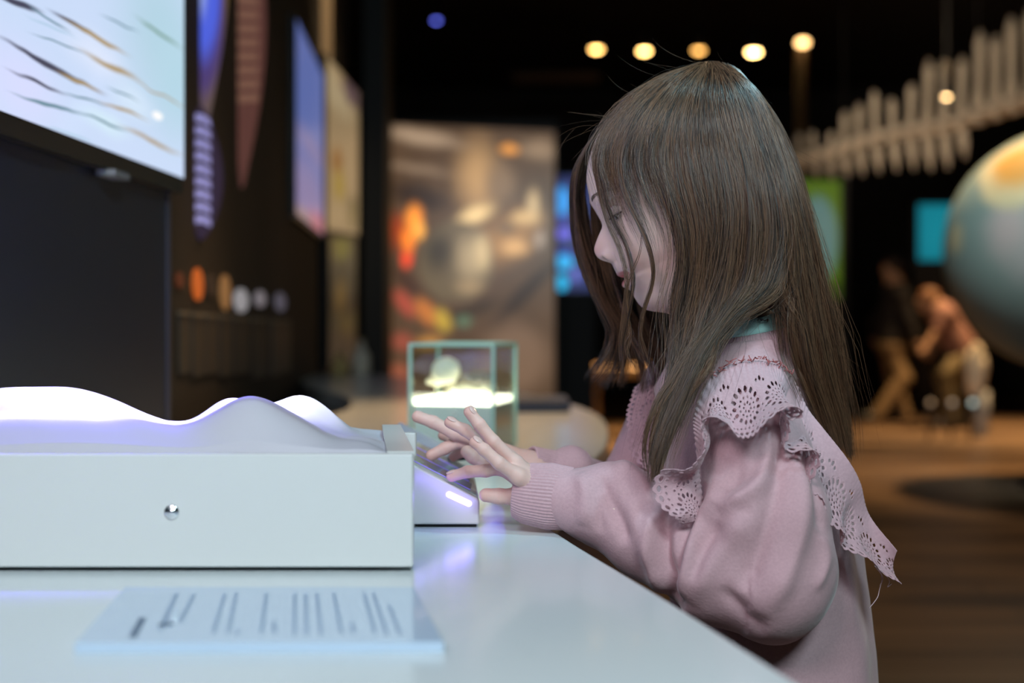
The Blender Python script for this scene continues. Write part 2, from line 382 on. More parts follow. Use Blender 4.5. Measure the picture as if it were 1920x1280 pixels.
# ------------------------------------------------------------------ graphics on the curved wall
def wpanel(name, pxl, pxr, pyt, pyb, mats, parent, lift=.006, dl=None):
    a = wall_pt(pxl); b = wall_pt(pxr)
    A = Vector((a[0]+lift, a[1], 0)); B = Vector((b[0]+lift, b[1], 0))
    z = lambda py, d: CZ-(py-HZ)/F*d
    dm = (A.y+B.y)/2
    return panel(name, [(A.x, A.y, z(pyb, dm)), (B.x, B.y, z(pyb, dm)), (B.x, B.y, z(pyt, dm)), (A.x, A.y, z(pyt, dm))], .004, mats, parent)
def petal(name, pxl, pxr, pyt, pyb, m, parent=None, top=.5, lift=.03, thick=.008, pw=1.0):
    """pointed oval board facing away from the wall, hung at a slant so it is seen almost edge-on; pyt/pyb are rows of its tips"""
    a = wall_pt((pxl+pxr)/2); d = a[1]; xl = (pxl-960)/F*(d-.10); xr = (pxr-960)/F*(d+.10)
    cx, w = (xl+xr)/2+lift*0, (xr-xl)/2; zt = CZ-(pyt-HZ)/F*d; zb_ = CZ-(pyb-HZ)/F*d; dep = .10
    n = 28; vs = []; me = bpy.data.meshes.new(name)
    for i in range(n+1):
        t = i/n; hw = (math.sin(PI*t)**pw)
        for sgn in (-1, 1): vs.append((cx+sgn*w*hw, d+sgn*dep*hw, zb_+(zt-zb_)*t))
    k = len(vs); vs += [(x-.0+thick*.9, y-thick*.3, z) for x, y, z in vs]; fs = []
    for i in range(n):
        fs.append((2*i, 2*i+1, 2*i+3, 2*i+2)); fs.append((k+2*i+2, k+2*i+3, k+2*i+1, k+2*i))
        fs.append((2*i, 2*i+2, k+2*i+2, k+2*i)); fs.append((2*i+1, k+2*i+1, k+2*i+3, 2*i+3))
    me.from_pydata(vs, [], fs); uv = me.uv_layers.new(name='UVMap')
    for p in me.polygons:
        for li, vi in zip(p.loop_indices, p.vertices):
            j = vi % k; t = (j//2)/n; hw = math.sin(PI*t)**pw; uv.data[li].uv = (.5+(.5 if j % 2 else -.5)*hw, t)
    return link(name, me, m, parent)
def stripes_mat(name, base, line, nrows, v0, v1, duty=.45, slope=0.0, u0=0.0, u1=1.0, glow=0, chev=0.0):
    m = bpy.data.materials.new(name); m.use_nodes = True; nt = m.node_tree; b = nt.nodes['Principled BSDF']; L = nt.links.new
    uv = N(nt, 'ShaderNodeUVMap'); sp = N(nt, 'ShaderNodeSeparateXYZ'); L(uv.outputs[0], sp.inputs[0])
    def mth(op, a, c=None):
        x = N(nt, 'ShaderNodeMath', operation=op)
        for i, v in enumerate((a, c)):
            if v is None: continue
            if isinstance(v, (int, float)): x.inputs[i].default_value = v
            else: L(v, x.inputs[i])
        return x.outputs[0]
    u, v = sp.outputs[0], sp.outputs[1]
    vv = mth('ADD', v, mth('MULTIPLY', u, slope))
    if chev: vv = mth('ADD', v, mth('MULTIPLY', mth('ABSOLUTE', mth('SUBTRACT', u, .5)), chev))
    fr = mth('FRACT', mth('MULTIPLY', mth('DIVIDE', mth('SUBTRACT', vv, v0), v1-v0), nrows))
    on = mth('LESS_THAN', fr, duty)
    on = mth('MULTIPLY', on, mth('MULTIPLY', mth('GREATER_THAN', vv, v0), mth('LESS_THAN', vv, v1)))
    on = mth('MULTIPLY', on, mth('MULTIPLY', mth('GREATER_THAN', u, u0), mth('LESS_THAN', u, u1)))
    c = mixc(nt, on, base, line); L(c, b.inputs['Base Color']); b.inputs['Roughness'].default_value = .5
    if glow: L(c, b.inputs['Emission Color']); b.inputs['Emission Strength'].default_value = glow
    return m
petal('wall_banner', 334, 424, -480, 250, blob_picture('banner_blue', (.10, .07, .12), [(.5, .36, .75, .34, (.20, .13, .03), .3), (.42, .36, .55, .32, (.09, .055, .22), .3), (.42, .42, .46, .28, (.10, .16, .95), .35), (.40, .36, .18, .10, (.35, .45, 1.0), .9)], glow=.75, noise_amt=.03))
tag(bpy.data.objects['wall_banner'], 'pointed hanging wall board with a glowing blue picture beside the big screen', 'banner')
z_ = petal('wall_banner', 330, 412, 200, 450, stripes_mat('banner_lilac', (.03, .02, .05), (.34, .33, .72), 9, .13, .98, .62, 0, .06, .70, .55, .10), pw=.75)
tag(z_, 'small pointed wall board with stacked lilac zigzag bands, lowest beside the screen', 'banner')
p_ = petal('wall_banner', 406, 494, -300, 352, stripes_mat('banner_rose', (.19, .075, .065), (.34, .17, .12), 16, .22, .86, .6, -.05, .18, .82, .32))
tag(p_, 'long rose red pointed wall board carrying slanting lines of text', 'banner')

for o_ in bpy.data.objects:
    if o_.name.startswith('wall_banner'): o_['group'] = 'pointed boards on the curved wall'
# timeline of small figures and text columns on the dark wall
tl = thing('timeline_graphic', (-.6, 2.8, .85), 'dark wall graphic with small figures above columns of faint text', 'wall graphic')
wl = [wall_pt(326), wall_pt(340)]
cols = [(330, 352, 583, 700), (356, 380, 586, 705), (382, 404, 588, 700), (408, 432, 590, 705), (436, 464, 593, 700), (470, 500, 596, 708), (506, 542, 599, 700)]
for a, b_, t, bt in cols:
    m_ = stripes_mat('column_text', (.022, .018, .014), (.085, .07, .052), 14, .02, .88, .5, 0, .04, .96)
    wpanel('text_column', a, b_, t+8, bt, m_, tl)
    wpanel('column_heading', a+1, b_-1, t, t+7, mat('heading_grey', (.20, .17, .13), .6), tl)
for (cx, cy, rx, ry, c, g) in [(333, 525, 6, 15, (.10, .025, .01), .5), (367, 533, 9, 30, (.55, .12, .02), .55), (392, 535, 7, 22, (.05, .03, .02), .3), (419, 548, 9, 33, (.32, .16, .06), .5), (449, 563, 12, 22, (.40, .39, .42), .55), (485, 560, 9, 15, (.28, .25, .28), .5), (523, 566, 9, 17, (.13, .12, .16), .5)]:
    a = wall_pt(cx-rx); b_ = wall_pt(cx+rx); d = (a[1]+b_[1])/2; n = 20
    vs = []; 
    for k in range(n):
        t = 2*PI*k/n; f = .5+.5*math.cos(t); vs.append((a[0]+(b_[0]-a[0])*f+.006, a[1]+(b_[1]-a[1])*f, CZ-(cy+ry*math.sin(t)-HZ)/F*d))
    mb = MB(); mb.add(vs+[(x-.005, y, z) for x, y, z in vs], [tuple(range(n)), tuple(range(n, 2*n))[::-1]]+[(i, (i+1) % n, n+(i+1) % n, n+i) for i in range(n)])
    mb.build('figure_picture', mat('figure_glow', c, .6, emit=c, estr=g), tl)  # the figures get a glow of their own colour

# second screen, pictures and column farther along the wall
def vpanel(name, a, b, ztl, zbl, ztr, zbr, mats, thick=.03, parent=None):
    return panel(name, [(a[0], a[1], zbl), (b[0], b[1], zbr), (b[0], b[1], ztr), (a[0], a[1], ztl)], thick, mats, parent)
Z = lambda py, d: CZ-(py-HZ)/F*d
X = lambda px, d: (px-960)/F*d
def framed(name, pxl, dl, pxr, dr, tl_, bl, tr_, br, m, label, cat, frame=M_bezel, out=.02):
    t = thing(name, ((X(pxl, dl)+X(pxr, dr))/2, (dl+dr)/2, Z(bl, dl)), label, cat)
    a = (X(pxl, dl), dl); b = (X(pxr, dr), dr)
    vpanel('display' if 'screen' in name else 'picture', a, b, Z(tl_, dl), Z(bl, dl), Z(tr_, dr), Z(br, dr), [m, frame], .004, t)
    g = .012; dv = (Vector(b)-Vector(a)).normalized()*g; nn = Vector((dv.y, -dv.x)).normalized()*-.006
    a2 = Vector(a)-dv+nn; b2 = Vector(b)+dv+nn
    panel('frame', [(a2.x, a2.y, Z(bl, dl)-g), (b2.x, b2.y, Z(br, dr)-g), (b2.x, b2.y, Z(tr_, dr)+g), (a2.x, a2.y, Z(tl_, dl)+g)], .03, frame, t)
    return t
framed('wall_screen', 556, 3.95, 606, 4.75, 35, 400, 142, 440, blob_picture('sky_picture', (.12, .17, .46), [(.5, .10, 1.2, .35, (.24, .20, .42), .8), (.6, .45, 1.0, .10, (.22, .20, .42), .9), (.75, .04, .5, .10, (.42, .12, .20), .8), (.2, .02, .5, .06, (.30, .22, .25), .8)], glow=.8), 'tall narrow screen showing a blue dusk sky, on the curved wall', 'screen')
framed('wall_picture', 613, 4.9, 672, 5.5, 105, 430, 175, 440, blob_picture('tan_picture', (.42, .29, .15), [(.3, .85, .8, .16, (.55, .42, .24), .8), (.3, .45, .25, .12, (.30, .12, .02), .8), (.35, .30, .3, .16, (.42, .28, .04), .8), (.8, .15, .3, .2, (.16, .12, .05), .8), (.75, .95, .4, .12, (.15, .09, .10), .6)], glow=.62, noise_amt=.2), 'cream and ochre backlit picture at the end of the curved wall', 'picture')
framed('wall_picture', 618, 4.95, 668, 5.5, 445, 690, 445, 685, blob_picture('green_picture', (.025, .020, .012), [(.45, .92, .5, .16, (.14, .13, .01), .9), (.4, .55, .35, .22, (.16, .09, .02), .9), (.6, .30, .4, .14, (.07, .04, .01), .9)], glow=.6, noise_amt=.15), 'dim green and brown picture below the cream one, above the counter end', 'picture')
t = MB().box((X(560, 4.6)-.06, 5.05, Z(150, 5.1)), (X(622, 5.1), 5.1, 3.2)).build('lit_wall_board', mat('lit_wall_tan', (.45, .31, .18), .6))  # board whose tan colour stands in for a lit strip of wall
tag(t, 'tan upright board added for the lit strip of wall above the dusk screen, reaching out of the top', 'board')
mb = MB().box((X(683, 6.2), 6.15, 0), (X(724, 6.2), 6.5, 4.2)); tag(mb.build('pillar', M_black), 'black square pillar left of the warm mural', 'pillar')

# small exhibits at the far end of the counter
for px, d, h, r, c, lab in [(637, 4.72, .085, .030, (.55, .38, .14), 'small ochre bottle-shaped exhibit at the far counter end, left one'), (677, 4.78, .13, .034, (.62, .55, .44), 'taller pale bottle-shaped exhibit at the far counter end, right one')]:
    e = thing('exhibit_bottle', (X(px, d), d, TZ), lab, 'bottle', 'bottles at the far counter end')
    MB().lathe((X(px, d), d, TZ), [(r*.9, 0.0005), (r, .01), (r, h*.55), (r*.5, h*.75), (r*.35, h*.8), (r*.35, h*.95)], 20).build('bottle_body', mat('exhibit_glaze', c, .4), e)
    MB().lathe((X(px, d), d, TZ+h*.95), [(r*.42, 0), (r*.42, h*.08)], 16).build('stopper', mat('exhibit_cap', (.3, .2, .1), .5), e)

# ------------------------------------------------------------------ mural lightbox
mur = thing('mural', (X(880, 7), 7.0, 0), 'tall warm backlit mural with grey moon, flame and coloured timeline', 'mural')
mv = lambda y: (775-y)/535
mu_ = lambda x: (x-724)/316
def mb_(x, y, rx, ry, c, soft, rot=0): return (mu_(x), mv(y), rx/316, ry/535, c, soft, rot)
mm = blob_picture('mural_print', (.060, .033, .017), [
    mb_(790, 262, 120, 22, (.32, .22, .14), .9, -.06), mb_(780, 320, 110, 14, (.20, .13, .08), .9, -.06), mb_(785, 372, 75, 34, (.030, .016, .010), .7, -.1), mb_(1010, 275, 60, 30, (.24, .155, .09), .9),
    mb_(895, 335, 62, 110, (.42, .24, .10), .95), mb_(940, 340, 45, 60, (.20, .125, .07), .9), mb_(955, 277, 25, 15, (.72, .28, .05), .8),
    mb_(955, 440, 95, 70, (.30, .15, .05), .9, .3), mb_(890, 402, 55, 24, (.85, .58, .26), .95, .25), mb_(1000, 380, 17, 48, (.55, .38, .19), .9), mb_(985, 405, 42, 20, (.60, .38, .16), .9), mb_(1012, 445, 14, 24, (.36, .27, .20), .9), mb_(950, 425, 30, 16, (.12, .075, .04), .9), mb_(965, 460, 40, 22, (.62, .34, .13), .9),
    mb_(748, 440, 26, 50, (.28, .04, .01), .8, .2), mb_(776, 412, 24, 38, (1.0, .30, .03), .8, .5), mb_(785, 435, 18, 26, (1.0, .42, .06), .8), mb_(766, 455, 17, 36, (1.0, .24, .02), .8), mb_(762, 488, 14, 22, (.95, .07, .02), .8),
    mb_(855, 490, 76, 80, (.115, .080, .042), .12), mb_(885, 480, 48, 66, (.36, .26, .14), .9), mb_(905, 470, 24, 50, (.56, .40, .20), .9), mb_(822, 472, 46, 60, (.035, .025, .014), .95), mb_(880, 535, 40, 22, (.30, .20, .10), .9),
    mb_(985, 545, 95, 26, (.028, .015, .009), .7, .55), mb_(880, 582, 85, 20, (.035, .02, .01), .8, .2), mb_(765, 530, 45, 22, (.05, .02, .012), .8, -.5),
    mb_(760, 570, 34, 26, (.34, .06, .035), .7, -.4), mb_(800, 585, 34, 30, (.44, .14, .03), .7, -.5), mb_(830, 598, 26, 30, (.42, .27, .035), .7, -.5), mb_(755, 640, 32, 26, (.26, .06, .035), .8), mb_(805, 640, 38, 20, (.38, .17, .04), .8), mb_(870, 600, 24, 16, (.09, .14, .08), .8), mb_(748, 700, 30, 30, (.24, .07, .035), .7), mb_(965, 670, 90, 90, (.155, .092, .055), .6)],
    glow=1.35, noise_amt=.03, base2=(.095, .053, .028), nscale=9)
panel('print', [(X(724, 7), 7, Z(775, 7)), (X(1040, 7), 7, Z(775, 7)), (X(1040, 7), 7, Z(246, 7)), (X(724, 7), 7, Z(232, 7))], .004, [mm, M_bezel], mur)
MB().box((X(716, 7), 7.006, 0), (X(1046, 7), 7.12, Z(225, 7))).build('cabinet', M_black, mur)

# blue interactive column behind the girl's face
bs = framed('info_screen', 1036, 8.0, 1110, 8.0, 330, 545, 330, 545, blob_picture('blue_menu', (.012, .014, .10), [(.22, .78, .26, .16, (.04, .33, .85), .45), (.22, .62, .30, .03, (.06, .04, .40), .5), (.25, .50, .36, .06, (.15, .12, .75), .6), (.25, .32, .36, .05, (.01, .01, .30), .5), (.25, .25, .34, .075, (.02, .40, .80), .35), (.22, .07, .2, .085, (.01, .42, .75), .3), (.6, .14, .14, .07, (.12, .14, .55), .4)], glow=1.15), 'dark screen with glowing blue menu discs behind the face', 'screen')
# ------------------------------------------------------------------ relief model in its white tray
tray = thing('relief_tray', (-.35, 1.08, TZ), 'long white tray box holding the landscape relief, front left on the counter', 'display box')
BX1 = -.0735; BY0, BY1, BZ0, BZ1 = .95, 1.222, TZ+.0035, .8045
mb = MB(); mb.box((-.525, BY0, BZ0), (BX1, BY0+.012, BZ1), .0012); mb.build('front_panel', M_white, tray)
mb = MB(); mb.box((-.525, BY1-.012, BZ0), (BX1-.0175, BY1, BZ1-.006), .001); mb.build('back_panel', M_white, tray)
# end panel leans slightly inwards towards the rear, as the tray narrows
mb = MB(); pl = [(BX1, BY0+.0122), (BX1-.033, BY1), (BX1-.033-.0175, BY1), (BX1-.0205, BY0+.0122)]
mb.prism(pl, BZ0, BZ1+.001); mb.build('end_panel', M_white, tray)
mb = MB().box((-.515, BY0+.02, TZ), (BX1-.07, BY1-.02, BZ0+.002)); mb.build('plinth', M_black, tray)
sc = P(321, 960, .9485)
mb = MB(); R90 = Matrix.Rotation(PI/2, 4, 'X')
mb.lathe(sc+Vector((0, .0015, 0)), [(.0001, .0022), (.0022, .0022), (.0024, .0016), (.0046, .0016), (.0055, .001), (.0058, 0), (.0058, -.001)][::-1], 28, R90); mb.build('screw', M_chrome, tray)
# relief surface
nx, ny = 420, 150
xs = np.linspace(-.52, BX1-.018, nx); ys = np.linspace(BY0+.0125, BY1-.0125, ny); XX, YY = np.meshgrid(xs, ys, indexing='ij')
xin = BX1-.0208-(YY-BY0-.0122)*(.0295/.26)
XX = -.52+(XX+.52)*(xin+.52)/(BX1-.018+.52)
pxx = 960+XX/YY*F
g = lambda c, w: np.exp(-((pxx-c)/w)**2)
fy = (YY-BY0)/(BY1-BY0)
# height of the front slope's crest and of the hills behind, per photo column
crest = .0235+.004*np.exp(-((pxx-100)/210)**2)-.003*g(335, 55)+.019*g(470, 75)-.012*g(640, 60)-.018*g(740, 60)
hill = .013+.031*np.exp(-np.abs((pxx-60)/190)**3.2)-.004*g(360, 50)+.020*g(430, 60)+.023*g(565, 70)-.011*g(680, 50)-.013*g(760, 50)
edge_f = .002*np.sin(pxx/90)+.0035
sm = lambda t: np.clip(t, 0, 1)**2*(3-2*np.clip(t, 0, 1))
a1 = sm(fy/.15); dip = np.exp(-((fy-.47)/.12)**2)
a2 = sm((fy-.34)/.42); back_ = 1-sm((fy-.78)/.22)*.75
H = (edge_f+(crest-edge_f)*a1)*(1-a2)+hill*a2*back_-.006*dip*(.4+g(330, 120))
rip = sum(.0009/(k+1)*np.sin((pxx*(.02+.013*k)+fy*(14+9*k)+k*1.7)) for k in range(4))
H = H+rip*sm(fy/.2)*sm((1-fy)/.1)*.9
H *= 1-.55*sm((pxx-690)/70)
ZZ = BZ1-.004+np.maximum(H, -.02)
V = np.stack([XX, YY, ZZ], -1).reshape(-1, 3); i = np.arange(nx-1)[:, None]*ny+np.arange(ny-1)[None]
Q = np.stack([i, i+ny, i+ny+1, i+1], -1).reshape(-1, 4)
# closed body: skirt and bottom
B = V.copy().reshape(nx, ny, 3); bot = B.copy(); bot[..., 2] = BZ0+.004
nb = nx*ny; rim = [k*ny for k in range(nx)]+[(nx-1)*ny+k for k in range(1, ny)]+[k*ny+ny-1 for k in range(nx-2, -1, -1)]+[k for k in range(ny-2, 0, -1)]
rv = bot.reshape(-1, 3)[rim]; m_ = len(rim)
sk = np.array([[rim[k], rim[(k+1) % m_], nb+(k+1) % m_, nb+k] for k in range(m_)])[:, ::-1]
me = mesh_np('landscape_relief', np.vstack([V, rv]), np.vstack([Q, sk]))
rel = link('landscape_relief', me, mat('relief_plaster', (.50, .49, .54), .6, bump=(60, .12, .002)), tray)

# text plate lying in front of the tray
pt = thing('text_plate', (-.2, .83, TZ), 'glossy pale text plate lying on the counter in front of the tray', 'plaque')
pl = [P(138, 1222, .72), P(838, 1212, .72)]
f0 = F*(CZ-TZ-.006)
def onp(px, py): d = f0/(py-HZ); return Vector(((px-960)/F*d, d, TZ+.006))
q = [onp(140, 1205), onp(832, 1203), onp(775, 1100), onp(235, 1100)]
def plate_mat():
    m = stripes_mat('plate_print', (.42, .52, .66), (.20, .30, .42), 1, 2, 3); nt = m.node_tree; b = nt.nodes['Principled BSDF']; L = nt.links.new
    for l in list(b.inputs['Base Color'].links): nt.links.remove(l)
    b.inputs['Base Color'].default_value = (.50, .62, .76, 1); b.inputs['Roughness'].default_value = .15; b.inputs['Coat Weight'].default_value = .2; return m
mp = plate_mat()
me = bpy.data.meshes.new('plate'); z6 = Vector((0, 0, -.0058))
me.from_pydata([tuple(v) for v in q]+[tuple(v+z6) for v in q], [], [(0,1,2,3),(7,6,5,4),(0,4,5,1),(1,5,6,2),(2,6,7,3),(3,7,4,0)])
link('plate', me, mp, pt)
ink = mat('plate_ink', (.36, .46, .59), .95, spec=0); ink2 = mat('plate_ink_dark', (.20, .26, .34), .95, spec=0)
def strip(px0, py0, px1, py1, w, m, nm='text_line'):
    a = onp(px0, py0)+Vector((0,0,.0004)); b_ = onp(px1, py1)+Vector((0,0,.0004)); s_ = Vector((w*.5, 0, 0)); random.seed(int(px0))
    mb = MB(); n = 7; 
    t = 0
    while t < .97:       # words of a line set sideways to the camera
        l = random.uniform(.06, .16); u = min(1, t+l); A = a.lerp(b_, t); B_ = a.lerp(b_, u)
        mb.add([A-s_, A+s_, B_+s_, B_-s_], [(0, 1, 2, 3)]); t = u+.025
    mb.build(nm, m, pt)
strip(248, 1195, 268, 1158, .0045, ink2, 'heading'); strip(300, 1180, 332, 1112, .0026, ink); strip(338, 1165, 365, 1112, .0024, ink)
for a, b_ in [((400, 1185), (422, 1112)), ((428, 1185), (443, 1112)), ((490, 1185), (500, 1112)), ((552, 1188), (553, 1112)), ((575, 1188), (573, 1112)), ((602, 1188), (594, 1112)), ((640, 1185), (626, 1112)), ((703, 1185), (683, 1112)), ((725, 1188), (700, 1112)), ((750, 1188), (730, 1135)), ((515, 1185), (513, 1165)), ((663, 1185), (660, 1168)), ((445, 1188), (446, 1180))]:
    strip(*a, *b_, .0022, ink)
c = onp(311, 1171); MB().lathe((c.x, c.y, c.z-.0002), [(.0045, 0), (.0045, .0006)], 20).build('round_symbol', ink2, pt)

# ------------------------------------------------------------------ touch console under the hands
con = thing('touch_console', (-.09, 1.3, TZ), 'small sloping white touch console under the fingers, lit violet', 'console')
D0, D1 = 1.158, 1.50
cx1 = X(899, D0); cx0 = -.0965
zr, zl = Z(934, D0), Z(872, D0)
sl = (zl-zr)/(X(778, D0)-cx1)
ztop = lambda x: zr+sl*(x-cx1)
prof = [(cx0, TZ+.003), (cx1, TZ+.003), (cx1, zr-.002), (cx1-.002, zr), (cx0, ztop(cx0))]
sh = -.018     # the far end sits a little to the left
vs = [(x, D0, z) for x, z in prof]+[(x+sh, D1, z) for x, z in prof]; n = len(prof)
mb = MB(); mb.add(vs, [tuple(range(n)), tuple(range(n, 2*n))[::-1]]+[(i, (i+1) % n, n+(i+1) % n, n+i) for i in range(n)])
o = mb.build('housing', mat('console_white', (.60, .56, .52), .35, coat=.1), con); bv = o.modifiers.new('bevel', 'BEVEL'); bv.width = .002; bv.segments = 3; bv.limit_method = 'ANGLE'
MB().prism([(cx0+.01, D0+.006), (cx1-.003, D0+.004), (cx1+sh-.003, D1-.005), (cx0+sh+.01, D1-.005)], TZ, TZ+.0035).build('foot', M_black, con)
# glowing slot in the side wall
pa = P(842, 927, D0-.0006); pb = P(879, 944, D0-.0006)
mb = MB(); ax = (pb-pa); nrm = Vector((-ax.z, 0, ax.x)).normalized(); r = .0030; vs = []
for k in range(13):
    a = PI/2+PI*k/12; vs.append(pa+ax.normalized()*math.cos(a)*r+nrm*math.sin(a)*r)
for k in range(13):
    a = -PI/2+PI*k/12; vs.append(pb+ax.normalized()*math.cos(a)*r+nrm*math.sin(a)*r)
m = len(vs); mb.add([v for v in vs]+[v+Vector((0, .004, 0)) for v in vs], [tuple(range(m)), tuple(range(m, 2*m))[::-1]]+[(i, (i+1) % m, m+(i+1) % m, m+i) for i in range(m)])
mb.build('light_slot', mat('slot_glow', (.3, .25, .8), .4, emit=(.50, .42, 1.0), estr=2.2), con)
# point lights added just outside the housing for its violet glow
def pl_(name, loc, e, col, r=.004):
    l = bpy.data.lights.new(name, 'POINT'); l.energy = e; l.color = col; l.shadow_soft_size = r; o = bpy.data.objects.new(name, l); C.objects.link(o); o.location = loc; return o
for px, py, e in [(842, 927, .0032), (862, 936, .004), (879, 944, .0032)]: pl_('slot_halo_light', P(px, py, D0-.010), e, (.22, .12, 1.0), .006)
for px, py, e in [(785, 897, .003), (805, 905, .002), (822, 914, .002)]: pl_('slot_halo_light', P(px, py, D0-.008), e, (.22, .12, 1.0), .006)
pl_('console_glow_light', (cx1+.012, D0+.05, TZ+.012), .004, (.15, .08, 1.0), .012)
pl_('console_glow_light', (cx1+.010, D0+.16, TZ+.012), .004, (.15, .08, 1.0), .012)
# clear touch plates on the slope
def thin_clear(name, tint, refl, rough=.03):
    m = bpy.data.materials.new(name); m.use_nodes = True; nt = m.node_tree; L = nt.links.new; nt.nodes.remove(nt.nodes['Principled BSDF']); out = nt.nodes['Material Output']
    t = N(nt, 'ShaderNodeBsdfTransparent'); t.inputs[0].default_value = (*tint, 1); g_ = N(nt, 'ShaderNodeBsdfGlossy'); g_.inputs['Roughness'].default_value = rough
    lw = N(nt, 'ShaderNodeLayerWeight'); lw.inputs[0].default_value = .5; pw = N(nt, 'ShaderNodeMath', operation='POWER'); L(lw.outputs['Facing'], pw.inputs[0]); pw.inputs[1].default_value = 5
    fr = N(nt, 'ShaderNodeMath', operation='MULTIPLY_ADD'); L(pw.outputs[0], fr.inputs[0]); fr.inputs[1].default_value = .7; fr.inputs[2].default_value = refl; mx = N(nt, 'ShaderNodeMixShader'); L(fr.outputs[0], mx.inputs[0]); L(t.outputs[0], mx.inputs[1]); L(g_.outputs[0], mx.inputs[2]); L(mx.outputs[0], out.inputs[0]); return m
mg = thin_clear('clear_acrylic', (.97, .96, 1.0), .02)
me_ = mat('violet_plate_edge', (.22, .16, .6), .3, emit=(.25, .18, .9), estr=.35)
for i, (ya, yb) in enumerate([(D0+.012, D0+.062), (D0+.075, D0+.125), (D0+.14, D0+.19)]):
    k = (ya-D0)/(D1-D0)*sh; xa, xb = cx1-.062+k, cx1-.008+k
    up = .0022
    vs = [(xa, ya, ztop(xa-k)+up), (xb, ya, ztop(xb-k)+up), (xb, yb, ztop(xb-k)+up), (xa, yb, ztop(xa-k)+up)]
    vs += [(x, y, z-.0014) for x, y, z in vs]
    mb = MB(); mb.add(vs, [(0,1,2,3),(7,6,5,4),(0,4,5,1),(1,5,6,2),(2,6,7,3),(3,7,4,0)]); tp = mb.build('touch_plate', mg, con)
    mb = MB().tube([(xa, ya-.0006, ztop(xa-k)+up), (xb, ya-.0006, ztop(xb-k)+up)], .0005, 6); mb.build('plate_edge', me_, tp)
# printed pictures and black sensor on the slope
for (x0, x1, ya, yb, c) in [(cx1-.085, cx1-.02, D0+.215, D0+.262, (.30, .30, .50)), (cx1-.085, cx1-.03, D0+.275, D0+.32, (.34, .35, .52))]:
    k = (ya-D0)/(D1-D0)*sh; mb = MB(); vs = [(x0+k, ya, ztop(x0)+.0012), (x1+k, ya, ztop(x1)+.0012), (x1+k, yb, ztop(x1)+.0012), (x0+k, yb, ztop(x0)+.0012)]
    vs += [(x, y, z-.001) for x, y, z in vs]; mb.add(vs, [(0,1,2,3),(7,6,5,4),(0,4,5,1),(1,5,6,2),(2,6,7,3),(3,7,4,0)]); mb.build('picture_card', mat('card_print', (.55, .56, .62), .4, var=(90, c)), con)
x0 = cx1-.028; mb = MB(); mb.lathe((x0, D0+.205, ztop(x0)-.001), [(.010, 0), (.011, .003), (.009, .007), (.004, .0085)], 24); mb.build('dome_button', mat('black_button', (.01, .01, .012), .2), con)

# ------------------------------------------------------------------ glass show case
ang = math.radians(12.4); cc = Vector((X(925, 1.83), 1.83, TZ)); R = Matrix.Translation(cc) @ Matrix.Rotation(-ang, 4, 'Z')
case = thing('glass_case', (cc.x-.06, cc.y+.08, TZ), 'glass show case with a glowing base and pale rock specimens', 'display case')
W_, D_ = .124, .150; H0, H1 = .070, .153
mb = MB().box((-W_+.004, .004, .0005), (-.004, D_-.004, H0-.002), .001, R); mb.build('plinth', mat('case_white', (.72, .75, .74), .4), case)
mb = MB().box((-W_+.0045, .0045, H0-.0018), (-.0045, D_-.0045, H0+.007), 0, R); mb.build('light_plate', mat('light_plate_glow', (.9, .9, .8), .4, emit=(1.0, .94, .74), estr=4.2), case)
mb = MB().lathe(R @ Vector((-W_*.47, .0035, .055)), [(.003, 0), (.003, .002), (.0015, .003)], 16, Matrix.Rotation(PI/2, 4, 'X')); mb.build('lock', M_chrome, case)
gl = thin_clear('case_glass', (.94, .98, .96), .03, .02)
ge = mat('glass_edge', (.30, .52, .46), .25, emit=(.45, .8, .7), estr=.10)  # faint glow put into the edges for their bright highlight
T = .0025
for lo, hi, nm in [((-W_, 0, .001), (0, T, H1), 'front_pane'), ((-W_, D_-T, .001), (0, D_, H1), 'back_pane'), ((-T, T+.0003, .001), (0, D_-T-.0003, H1), 'right_pane'), ((-W_, T+.0003, .001), (-W_+T, D_-T-.0003, H1), 'left_pane'), ((-W_, 0, H1+.0003), (0, D_, H1+T), 'top_pane')]:
    MB().box(lo, hi, 0, R).build(nm, gl, case)
e = .0023
for (x, y) in [(-W_, 0), (0, 0), (0, D_), (-W_, D_)]: MB().box((x-e, y-e, .001), (x+e, y+e, H1), .0005, R).build('glass_edge', ge, case)
for lo, hi in [((-W_-e, -e, H1), (e, e, H1+2*e)), ((-W_-e, D_-e, H1), (e, D_+e, H1+2*e)), ((-e, e, H1), (e, D_-e, H1+2*e)), ((-W_-e, e, H1), (-W_+e, D_-e, H1+2*e))]: MB().box(lo, hi, .0005, R).build('glass_edge', ge, case)
def rock(name, c, r, m, seed, parent=None, amp=.25):
    import bmesh
    bm = bmesh.new(); bmesh.ops.create_icosphere(bm, subdivisions=4, radius=1)
    for v in bm.verts:
        n = mnoise.noise(v.co*1.6+Vector((seed, seed*2, 0)))*amp+mnoise.noise(v.co*4+Vector((seed, 0, 3)))*amp*.3
        v.co = v.co*(1+n)
    me = bpy.data.meshes.new(name)
    for v in bm.verts: v.co = Vector((v.co.x*r[0], v.co.y*r[1], v.co.z*r[2]))+Vector(c)
    bm.to_mesh(me); bm.free()
    for p in me.polygons: p.use_smooth = True
    return link(name, me, m, parent)
rk = mat('pale_stone', (.80, .76, .58), .6, bump=(150, .3, .002)); rg = mat('dark_stone', (.22, .20, .16), .7, bump=(150, .3, .002))
zp = H0+.007
